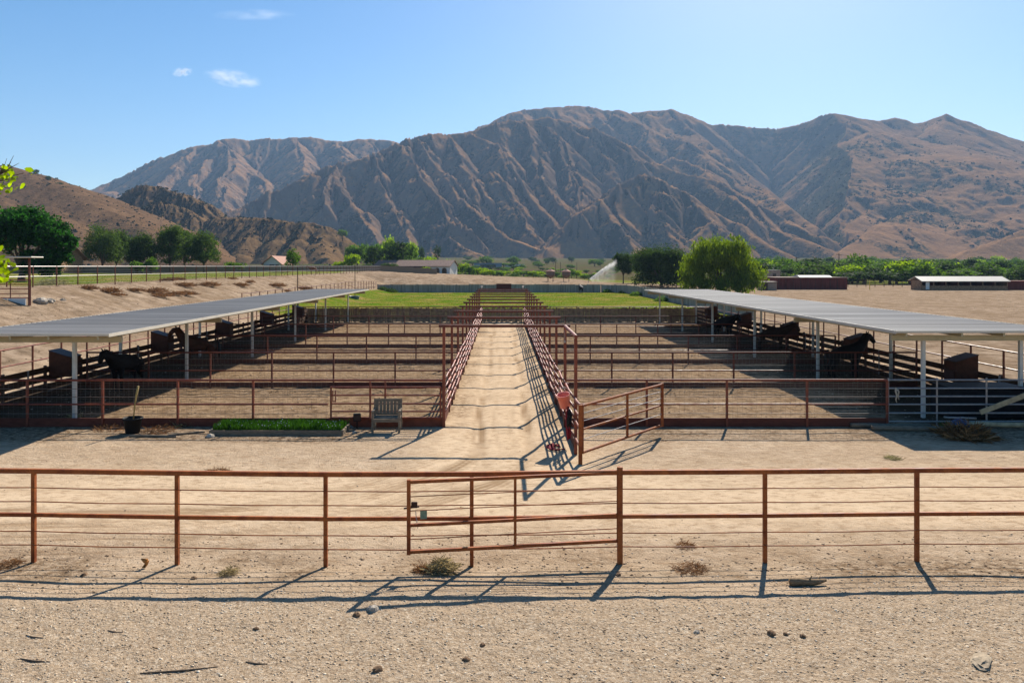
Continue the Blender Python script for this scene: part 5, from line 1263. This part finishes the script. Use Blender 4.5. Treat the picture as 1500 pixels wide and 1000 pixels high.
def tree(name, label, x, y, z, lobes, n, leaf, lm, trunk_r, seed, group=None, bend=0.0, limbs=7, **kw):
    t = thing(name, label, 'tree', (x, y, z), 0, group)
    v, f, cc = crown_arrays(lobes, n, leaf, seed, **kw)
    link_mesh('crown', np_mesh('crown', v, f), M[lm], t)
    r = random.Random(seed); L = lobes; top = max(l[2] for l in L) ; b = MB()
    base = min(l[2] - l[4] for l in L); fork = Vector((bend * .4, 0, max(.6, base + .15 * (top - base))))
    b.path([(0, 0, -.3), (bend * .15, 0, fork.z * .4), fork], [trunk_r * 1.25, trunk_r, trunk_r * .8], 9)
    for k in range(limbs):
        l = L[k % len(L)]; e = Vector((l[0] + r.uniform(-.4, .4) * l[3], l[1] + r.uniform(-.4, .4) * l[3], l[2] + r.uniform(0, .5) * l[4])); mid = fork.lerp(e, .5) + Vector((r.uniform(-.2, .2), r.uniform(-.2, .2), .25)) * l[3] * .4
        b.path([fork - Vector((0, 0, .2)), mid, e], [trunk_r * .6, trunk_r * .36, trunk_r * .12], 6)
    b.build('trunk', M['bark'], t, True); return t
# big green tree at the left
D = 74; x = XD(31, D); z = gz(x, D)
tree('shade_tree', 'large deep green tree on the bank at the left edge behind the corral', x, D, z,
     [(-2.6, 0, 5.0, 2.6, 1.7), (.4, .5, 5.6, 2.6, 1.7), (3.0, -.2, 4.6, 2.1, 1.6), (4.0, 0, 3.6, 1.5, 1.3), (3.4, -.4, 2.4, 1.3, 1.1), (1.0, .2, 4.1, 2.2, 1.3), (-3.6, .3, 3.6, 2.4, 1.4), (-1.2, 1.6, 6.2, 2.2, 1.3), (2.3, -.8, 1.3, 1.2, 1.1), (3.2, -.6, 1.2, 1.2, 1.1), (1.4, .4, 2.2, 1.5, 1.2), (4.0, -.2, 2.2, 1.2, 1.1), (4.9, .2, 4.0, .8, .7)], 26000, .17, 'leaf_big', .34, 5, None, .4, 12, per=36, spread=.13, inner=.42)
# left row of grey-green trees
for i, (px, D, h, w, lm) in enumerate(((150, 165, 9.6, 8.2, 'leaf_grey'), (171, 172, 8.8, 6.4, 'leaf_grey'), (207, 158, 8.0, 6.0, 'leaf_grey'), (249, 165, 9.4, 7.0, 'leaf_grey'), (271, 175, 9.2, 6.4, 'leaf_grey'), (299, 168, 8.4, 7.2, 'leaf_grey'), (221, 150, 2.6, 3.2, 'leaf_mid'), (200, 150, 2.2, 2.8, 'leaf_mid'))):
    x = XD(px, D); z = gz(x, D); r = random.Random(40 + i); a, c = w / 2, h / 2
    h *= 1.22; w *= 1.2; a, c = w / 2, h / 2
    lob = [(0, 0, h * .52, a * .72, c * .8)] + [(r.uniform(-.5, .5) * a, r.uniform(-.5, .5) * a, h * r.uniform(.3, .78), a * r.uniform(.38, .58), c * r.uniform(.32, .5)) for _ in range(7)]
    tree('pasture_tree' if i < 6 else 'leafy_shrub', ['broad grey-green tree beside the brown-roofed house, first of the left row', 'grey-green tree just right of the first in the left row', 'lower dark round tree between the two taller groups of the left row', 'tall pointed grey-green tree in the middle of the left row', 'grey-green tree overlapping the tall pointed one on its right', 'last broad tree at the right end of the left row', 'bright green shrub in front of the middle of the left tree row', 'small green shrub below the lower dark tree'][i], x, D, z, lob, 9000 if i < 6 else 1600, .20, lm if i not in (2,) else 'leaf_dark', .22, 40 + i, 'trees in the row beyond the pasture' if i < 6 else None, per=24, spread=.2)
# right hand group
def lobed(w, h, base, seed, n=9, skirt=False):
    r = random.Random(seed); a = w / 2; c = (h - base) / 2; out = [(0, 0, base + c, a * .68, c * .82)]
    for k in range(n):
        an = 2 * math.pi * k / n + r.uniform(-.3, .3); q = r.uniform(.45, .62); zz = base + c * r.uniform(.55, 1.45)
        out.append((a * q * math.cos(an), a * q * math.sin(an), zz, a * r.uniform(.32, .44), c * r.uniform(.34, .48)))
    for k in range(6 if skirt else 0):
        an = 2 * math.pi * (k + .5) / 6; out.append((a * .58 * math.cos(an), a * .58 * math.sin(an), 1.5, a * .36, 1.7))
    return out
x = XD(1056, 128); tree('willow_tree', 'big bright yellow-green willow-like tree behind the right canopy', x, 128, gz(x, 128), lobed(15.6, 11.0, -1.2, 3, 16, True), 42000, .22, 'leaf_willow', .42, 3, None, per=40, spread=.12, droop=.5, inner=.45)
x = XD(969, 165); tree('shade_tree', 'dense dark green round tree left of the bright willow-like tree', x, 165, gz(x, 165), lobed(14.4, 9.9, -.3, 8, 12, True), 24000, .20, 'leaf_dark', .38, 8, None, per=30, spread=.18)
x = XD(913, 190); tree('slender_tree', 'small dark tree on a thin trunk right beside the water spray', x, 190, gz(x, 190), lobed(6.8, 8.8, .9, 12, 7), 7000, .18, 'leaf_dark', .16, 12, None, per=26, spread=.2)
x = XD(941, 196); tree('slender_tree', 'dark narrow tree half hidden between the small and the dense dark tree', x, 196, gz(x, 196), lobed(7.6, 9.6, .8, 14, 7), 6500, .19, 'leaf_mid', .18, 14, None, per=26, spread=.2)
# prototypes for the distant trees
PROTO = {}
def proto(kind, lm, seed, tall, name):
    lob = lobed(2.0, 2.0 * tall, .12 * tall, seed, 8)
    t = tree(name, 'tree', 0, 0, 0, lob, 1500, .085, lm, .07, seed, None, limbs=4, per=16, spread=.2)
    PROTO.setdefault(kind, []).append(t)
proto('dark', 'leaf_dark', 101, .8, 'oak_tree'); proto('dark', 'leaf_dark', 102, .95, 'oak_tree')
proto('mid', 'leaf_mid', 103, .75, 'valley_tree'); proto('mid', 'leaf_mid', 104, .9, 'valley_tree')
proto('lime', 'leaf_lime', 105, .62, 'willow_bush'); proto('lime', 'leaf_lime', 106, .8, 'willow_bush')
proto('grey', 'leaf_grey', 107, .8, 'grey_tree'); proto('cone', 'leaf_dark', 108, 1.6, 'conifer')
firstuse = set()
def plant(kind, px, D, wpx, ytop, label, group, ybase=None, rs=None):
    rs = rs or rng; p = rs.choice(PROTO[kind]); x = XD(px, D); g = gz(x, D) if ybase is None else dz(0, ybase, D)
    h = max(.8, dz(0, ytop, D) - g); sxy = wpx * D / F / 2
    ph = {'dark': 1.75, 'mid': 1.65, 'lime': 1.42, 'grey': 1.6, 'cone': 3.2}[kind]
    o = dup(p, (x, D, g - .05), rs.uniform(0, 6.28), label, (sxy, sxy * rs.uniform(.85, 1.15), h / ph), group); return o
# clump at the left of the centre
for kind, px, D, w, yt, lab in (
    ('dark', 578, 250, 50, 354, 'large dark oak left of centre beyond the berm'), ('dark', 548, 255, 34, 361, 'dark oak at the left side of the large one'), ('mid', 594, 268, 40, 350, 'taller green tree behind the large dark oak'), ('mid', 610, 245, 26, 372, 'green tree right of the large dark oak'),
    ('lime', 516, 240, 26, 367, 'bright green bush left of the dark oaks'), ('lime', 497, 238, 22, 380, 'low yellow-green bush at the left end of the oak clump'), ('mid', 429, 172, 27, 366, 'bright green maple-like tree beside the small white house'),
    ('mid', 343, 170, 34, 380, 'trimmed green bush at the right end of the left tree row'), ('grey', 536, 225, 22, 386, 'grey-green bush in front of the dark oaks'), ('grey', 571, 222, 30, 385, 'low grey shrub in front of the large dark oak'), ('lime', 625, 222, 17, 391, 'round green bush beside the arcade house'),
    ('cone', 617, 420, 12, 357, 'dark conifer left of two on the mountain foot'), ('cone', 640, 430, 12, 356, 'dark conifer right of two on the mountain foot')):
    plant(kind, px, D, w, yt, lab, 'trees left of the centre')
plant('mid', 502, 700, 17, 333, 'small green tree on the end of the rocky hill', 'trees left of the centre', 350)
for i in range(9):
    plant(rng.choice(['mid', 'mid', 'lime']), 515 + 11 * i + rng.uniform(-3, 3), 330 + rng.uniform(-8, 20), 24, 346 + rng.uniform(0, 5), 'green tree in the grove behind the dark oaks', 'grove behind the dark oaks')
for i in range(22):
    px = 606 + 6.2 * i; plant(rng.choice(['lime', 'lime', 'mid']), px + rng.uniform(-2, 2), 300 - i * 2 + rng.uniform(-10, 25), rng.uniform(14, 22), np.interp(px, [600, 660, 700, 745], [375, 380, 390, 397]) + rng.uniform(-2, 3), 'light green bush in the sloping hedge right of the oak clump', 'sloping hedge of light green bushes')
for i in range(16):
    px = 752 + 7.0 * i + rng.uniform(-2, 2); plant(rng.choice(['lime', 'lime', 'mid']), px, 300 + rng.uniform(-30, 40), rng.uniform(13, 22), rng.uniform(393, 403), 'light green bush behind the hopper bins', 'light green bushes behind the bins')
for i, (px, w, yt) in enumerate(((712, 26, 376), (752, 24, 376), (871, 22, 377), (692, 18, 380), (786, 16, 381))):
    plant('mid', px, 640, w, yt, ['domed green tree above the blue-grey shed', 'domed green tree right of the blue-grey shed', 'green tree at the mountain foot left of the spray', 'small tree left of the blue-grey shed', 'small tree at the mountain foot above the bins'][i], 'trees at the mountain foot')
# woods at the right
rw = random.Random(77)
for i in range(215):
    q = rw.random(); D = 200 + 480 * q ** 1.5; px = rw.uniform(1085, 1535); h = rw.uniform(5.5, 10.5) * (.62 if D < 245 else 1)
    kind = rw.choice(['mid', 'mid', 'mid', 'lime', 'grey', 'grey', 'dark'])
    yb = VY + (H - gz(XD(px, D), D)) * F / D; w = rw.uniform(8, 14) * F / D
    yt = max(yb - h * F / D, 374 + rw.uniform(0, 8))
    lab = {'mid': 'green tree in the valley wood beyond the lot', 'lime': 'light yellow-green tree in the valley wood beyond the lot', 'grey': 'grey-green tree in the valley wood beyond the lot', 'dark': 'dark green tree in the valley wood beyond the lot'}[kind]
    plant(kind, px, D, w, yt, lab, 'valley wood beyond the lot', rs=rw)
for i in range(46):
    if i % 2: continue
    px = rw.uniform(1118, 1510); D = rw.uniform(186, 260); plant(rw.choice(['lime', 'mid', 'mid', 'grey']), px, D, rw.uniform(12, 30), VY + (H - gz(XD(px, D), D)) * F / D - rw.uniform(9, 19), 'low green bush at the front of the valley wood behind the lot', 'front bushes of the valley wood', rs=rw)
for i in range(80):
    px = rw.uniform(660, 905); D = rw.uniform(240, 600); plant(rw.choice(['lime', 'mid', 'mid', 'grey']), px, D, rw.uniform(9, 20), VY + (H - gz(XD(px, D), D)) * F / D - rw.uniform(3, 8), 'low green bush on the valley floor beyond the field wall', 'low bushes on the valley floor', rs=rw)
for i in range(34):
    D = rw.uniform(620, 1000); px = rw.uniform(600, 1110)
    plant(rw.choice(['mid', 'grey', 'grey', 'dark']), px, D, rw.uniform(8, 16), 384 - rw.uniform(0, 7) - (D - 620) * .012, 'small distant tree at the mountain foot in the centre', 'distant trees at the mountain foot', rs=rw)
for i, (px, D, yt, w) in enumerate(((52, 770, 249, 12), (86, 735, 268, 16), (93, 725, 273, 12), (71, 752, 257, 10))):
    plant('dark', px, D, w, yt - 1, ['dark shrub on the crest of the left brown hill', 'largest dark shrub on the skyline of the left brown hill', 'shrub right of the largest on the left hill', 'small shrub high on the left hill crest'][i], 'shrubs on the brown hill', dz and VY - (dz(0, yt + 9, D) - H) * F / D)
for ps in PROTO.values():
    for p in ps:
        for c in list(p.children): bpy.data.objects.remove(c)
        bpy.data.objects.remove(p)
# chaparral on the hills, beyond counting
def scatter_shrubs(name, X, Y, Z, W, n, s0, s1, seed):
    r = np.random.RandomState(seed); px = VX + F * X / Y
    w = (W.ravel() ** 2) * (px.ravel() > -60) * (px.ravel() < 1560) * (Y.ravel() ** 1.0); i = r.choice(W.size, n, p=w / w.sum())
    x, y, z = X.ravel()[i] + r.uniform(-3, 3, n), Y.ravel()[i] + r.uniform(-5, 5, n), Z.ravel()[i]; s = s0 + (s1 - s0) * r.uniform(0, 1, n) ** 2
    k = 9; d = r.normal(0, 1, (n, k, 3)); d[:, :, 2] = np.abs(d[:, :, 2]) * .8; c = np.stack([x, y, z], -1)[:, None] + d * s[:, None, None] * .45
    a = r.normal(0, 1, (n, k, 3)); a /= np.linalg.norm(a, axis=2)[:, :, None]; b = np.cross(a, r.normal(0, 1, (n, k, 3))); b /= np.linalg.norm(b, axis=2)[:, :, None]
    q = s[:, None, None] * .55
    v = np.stack([c - a * q, c + b * q, c + a * q, c - b * q], 2).reshape(-1, 3)
    o = link_mesh(name, np_mesh(name, v, np.arange(4 * n * k).reshape(-1, 4)), M['chaparral']); o['kind'] = 'stuff'
scatter_shrubs('mountain_chaparral', MX, MY, MZ, MV * (MZ > 40), 10000, 2.0, 6.0, 5)
scatter_shrubs('hill_scrub', HX, HY, HZ, .4 + HV * (HZ > 14), 2600, .4, 1.4, 6)
scatter_shrubs('rocky_hill_scrub', KX, KY, KZ, .2 + HV[0, 0] * 0 + KV * (KZ > 18), 2600, .6, 2.6, 7)
# dry weeds on the bank
r = random.Random(12); wp = None
for i, (px, py) in enumerate(((130, 424), (160, 428), (172, 433), (198, 427), (228, 428), (235, 435), (272, 432), (256, 432), (305, 419), (270, 420), (352, 419), (366, 414), (318, 418), (405, 420), (420, 427), (445, 424), (248, 411), (261, 410), (340, 409))):
    # where the sight line meets the bank
    D = 40.0
    while D < 140 and dz(0, py, D) > gz(XD(px, D), D): D += .25
    x, y = XD(px, D), D
    if wp is None: wp = brush('dry_shrub', 'low rust-brown dry weed on the dirt bank below the pasture fence', 'shrub', x, y, 420, .62, .30, M['weed_dry'], 31, .03, .40, 'dry weeds on the bank')
    else:
        c = wp.copy(); COL.objects.link(c); c.location = (x, y, gz(x, y)); c.rotation_euler = (0, 0, r.uniform(0, 6))
        s = r.uniform(.6, 1.5); c.scale = (s * 1.3, s, s * .9)
x, y = XD(77, 60), 60; brush('sage_bush', 'pale grey-green bush on the bank right of the corral', 'bush', x, y, 700, 1.3, .5, M['weed_pale'], 61, .035, .5)
# grass of the field
r_ = nrs
def grass_cover(name, n, x0, x1, y0, y1, h, w, seed, thr):
    me = blades(name, n, x0, x1, y0, y1, h, w, None, seed, lambda x, y: ground_z(x, y, False), .5)
    o = link_mesh(name, me, M['grass_field']); o['kind'] = 'stuff'
grass_cover('field_grass', 16000, -23.4, 23.5, 69, 141.5, .09, .05, 21, 0)
grass_cover('pasture_grass', 8000, -75, -34.5, 58, 150, .10, .06, 22, 0)
for i, (px, py, n, s) in enumerate(((572, 429, 500, 1.3), (560, 428, 300, 1.0), (935, 433, 500, 1.2), (915, 429, 380, 1.1), (890, 428, 300, .9), (985, 441, 380, 1.0))):
    D = H * F / (py - VY); D = min(D, 140.3); x = min(XD(px, D), 23.0)
    brush('wall_weed', ['dark weedy clump against the far left of the field wall', 'smaller weed clump in the left corner of the field wall', 'weeds along the curving right field wall', 'weeds at the bend of the field wall', 'weeds at the right end of the far field wall', 'green weeds at the right side wall behind the canopy'][i], 'weeds', x, D, n, s, .7, M['leaf_dark' if i < 2 else 'leaf_mid'], 90 + i, .1, .5, 'weeds along the field wall')

# ================================================================ leaves reaching in at the left edge
t = thing('leafy_branch', 'bright lime leaves of a near tree reaching in at the left edge', 'branch', (-5.2, 6.6, 4.4))
b = MB(); leaves = MB(); r = random.Random(5)
def leafy(base, ends, nl, size):
    for e in ends:
        b.path([Vector(base), (Vector(base) + Vector(e)) / 2 + Vector((0, 0, .05)), Vector(e)], [.012, .007, .003], 5)
        for k in range(nl):
            c = Vector(base).lerp(Vector(e), r.uniform(.45, 1.06)) + Vector((r.uniform(-.07, .07), r.uniform(-.12, .12), r.uniform(-.09, .05)))
            nrm = Vector((r.uniform(-.5, .5), r.uniform(-.9, -.2), r.uniform(-.2, .9))).normalized(); a = nrm.cross(Vector((r.uniform(-1, 1), r.uniform(-.3, .3), r.uniform(-1, 1)))).normalized(); q = nrm.cross(a); s = size * r.uniform(.6, 1.2)
            o = [(-1, 0), (-.72, .42), (-.25, .62), (.15, .46), (.5, .42), (1, 0), (.5, -.42), (.15, -.46), (-.25, -.62), (-.72, -.42)]
            leaves.add([c + a * (u * s) + q * (v * s) + nrm * (abs(v) * s * .25) for u, v in o], [tuple(range(10))])
O = Vector((-5.2, 6.6, 4.4))
def L_(px, py, D): return P(px, py, D) - O
leafy(L_(-60, 290, 6.6), [L_(14, 250, 6.6), L_(34, 254, 6.7), L_(6, 262, 6.5), L_(22, 262, 6.6), L_(4, 246, 6.6)], 16, .034)
leafy(L_(-60, 340, 6.5), [L_(8, 385, 6.5), L_(18, 392, 6.6), L_(2, 404, 6.4), L_(12, 402, 6.5)], 12, .042)
for e in ((10, 232), (16, 238), (28, 239), (20, 228)): b.path([L_(-10, 262, 6.6), L_(e[0] * .55, 246, 6.6), L_(*e, 6.6)], [.005, .004, .0015], 5)
b.path([L_(-60, 290, 6.6), L_(-75, 330, 6.6), L_(-60, 340, 6.5)], [.02, .028, .02], 7)
b.path([L_(-75, 330, 6.6), L_(-110, 420, 6.6), L_(-130, 560, 6.7), Vector((-.3, .3, -4.5))], [.03, .05, .07, .10], 8)
b.build('twigs', M['bark'], t, True); leaves.build('leaves', M['leaf_fresh'], t)

# ================================================================ clouds: thin wisps high in the sky
def cloud(label, px, py, D, w, h, dens, seed, tilt=0.0):
    c = P(px, py, D); W = w * D / F / 2; Hh = h * D / F / 2
    b = MB(); n1, n2 = 8, 14; vs = []
    for i in range(n1 + 1):
        th = math.pi * i / n1
        for k in range(n2): ph = 2 * math.pi * k / n2; vs.append((W * math.sin(th) * math.cos(ph), W * .35 * math.sin(th) * math.sin(ph), Hh * math.cos(th)))
    b.add(vs, [(i * n2 + k, (i + 1) * n2 + k, (i + 1) * n2 + (k + 1) % n2, i * n2 + (k + 1) % n2) for i in range(n1) for k in range(n2)])
    vm = bpy.data.materials.new('cloud_vapour'); vm.use_nodes = True; nt = vm.node_tree; nt.nodes.remove(nt.nodes['Principled BSDF'])
    pv = nt.nodes.new('ShaderNodeVolumePrincipled'); pv.inputs['Color'].default_value = (1, 1, 1, 1); pv.inputs['Anisotropy'].default_value = .3
    tc = nt.nodes.new('ShaderNodeTexCoord'); mp = nt.nodes.new('ShaderNodeMapping'); mp.inputs['Scale'].default_value = (1 / W, 1 / (W * .35), 1 / Hh); nt.links.new(tc.outputs['Object'], mp.inputs['Vector'])
    ln = nt.nodes.new('ShaderNodeVectorMath'); ln.operation = 'LENGTH'; nt.links.new(mp.outputs[0], ln.inputs[0])
    nz = nt.nodes.new('ShaderNodeTexNoise'); nz.inputs['Scale'].default_value = 1.0; nz.inputs['Detail'].default_value = 5; nz.inputs['Roughness'].default_value = .6
    m2 = nt.nodes.new('ShaderNodeMapping'); m2.inputs['Scale'].default_value = (2.2 / W, 2.0 / W, 1.5 / Hh); m2.inputs['Location'].default_value = (seed, 0, 0); m2.inputs['Rotation'].default_value = (0, .02 * seed, 0); nt.links.new(tc.outputs['Object'], m2.inputs['Vector']); nt.links.new(m2.outputs[0], nz.inputs['Vector'])
    def mth(op, a, b):
        q = nt.nodes.new('ShaderNodeMath'); q.operation = op
        for i, v in enumerate((a, b)):
            if hasattr(v, 'node'): nt.links.new(v, q.inputs[i])
            else: q.inputs[i].default_value = v
        return q.outputs[0]
    fall = mth('MAXIMUM', mth('SUBTRACT', 1.0, ln.outputs['Value']), 0.0)
    d = mth('MULTIPLY', mth('MULTIPLY', mth('MAXIMUM', mth('SUBTRACT', nz.outputs['Fac'], .42), 0.0), fall), dens / (W * .35))
    nt.links.new(d, pv.inputs['Density']); nt.links.new(pv.outputs[0], nt.nodes['Material Output'].inputs['Volume'])
    o = b.build('cloud', vm); o.location = c; o.rotation_euler = (0, tilt, 0); tag(o, label, 'cloud', 'thin clouds high at the left')
cloud('small white wisp of cloud, lower left of the two low ones', 267, 106, 14000, 34, 16, 6, 1.3, R(-6))
cloud('largest white wisp of cloud, right of the small one', 341, 115, 14000, 92, 28, 6, 4.1, R(8))
cloud('faint long streak of cloud near the top of the sky', 372, 22, 14000, 130, 10, 3.2, 7.7, R(-1))

# ================================================================ haze, sky, sun, camera
hz_ = MB(); hz_.box((0, 2650, 500), (9400, 5600, 1014))
hz_ = hz_.build('haze', None); hz_['kind'] = 'stuff'
vm = bpy.data.materials.new('pale_air'); vm.use_nodes = True; nt = vm.node_tree; nt.nodes.remove(nt.nodes['Principled BSDF'])
pv = nt.nodes.new('ShaderNodeVolumePrincipled'); pv.inputs['Color'].default_value = (.44, .67, 1, 1); pv.inputs['Density'].default_value = HAZE; pv.inputs['Anisotropy'].default_value = .1
nt.links.new(pv.outputs[0], nt.nodes['Material Output'].inputs['Volume']); hz_.data.materials.append(vm)

w = bpy.data.worlds.new('World'); scene.world = w; w.use_nodes = True
sky = w.node_tree.nodes.new('ShaderNodeTexSky'); sky.sky_type = 'NISHITA'; sky.sun_disc = False
AZ, EL = R(21.3), R(38)
sky.sun_elevation = EL; sky.sun_rotation = AZ; sky.altitude = 150; sky.air_density = 1.0; sky.dust_density = DUST; sky.ozone_density = 1.6
bg = w.node_tree.nodes['Background']; bg.inputs['Strength'].default_value = SKY; hs = w.node_tree.nodes.new('ShaderNodeHueSaturation'); hs.inputs['Saturation'].default_value = 1.42
w.node_tree.links.new(sky.outputs[0], hs.inputs['Color']); w.node_tree.links.new(hs.outputs[0], bg.inputs[0])
sun = bpy.data.lights.new('sun', 'SUN'); sun.energy = SUN; sun.angle = R(.5); sun.color = (1, .93, .82)
so = bpy.data.objects.new('sun', sun); COL.objects.link(so); so.location = (60, 150, 120)
sd = Vector((math.sin(AZ) * math.cos(EL), math.cos(AZ) * math.cos(EL), math.sin(EL)))
so.rotation_euler = (-sd).to_track_quat('-Z', 'Y').to_euler()
cam = bpy.data.cameras.new('camera'); co = bpy.data.objects.new('camera', cam); COL.objects.link(co); scene.camera = co
co.location = (0, 0, H); co.rotation_euler = (R(90), 0, 0)
cam.sensor_width = 36; cam.lens = 36 * F / 1500; cam.shift_x = (750 - VX) / 1500; cam.shift_y = -(500 - VY) / 1500
cam.clip_start = .1; cam.clip_end = 40000
vs = scene.view_settings; vs.view_transform = 'Standard'; vs.look = 'None'; vs.exposure = EXPO; vs.gamma = 1
cy = scene.cycles; cy.use_denoising = True
try: cy.denoiser = 'OPENIMAGEDENOISE'; cy.denoising_input_passes = 'RGB_ALBEDO_NORMAL'
except Exception: pass
cy.max_bounces = 6; cy.diffuse_bounces = 1; cy.glossy_bounces = 3; cy.transmission_bounces = 3; cy.volume_bounces = 0; cy.transparent_max_bounces = 8
cy.sample_clamp_indirect = 6; cy.volume_step_rate = 1.0; cy.volume_max_steps = 128
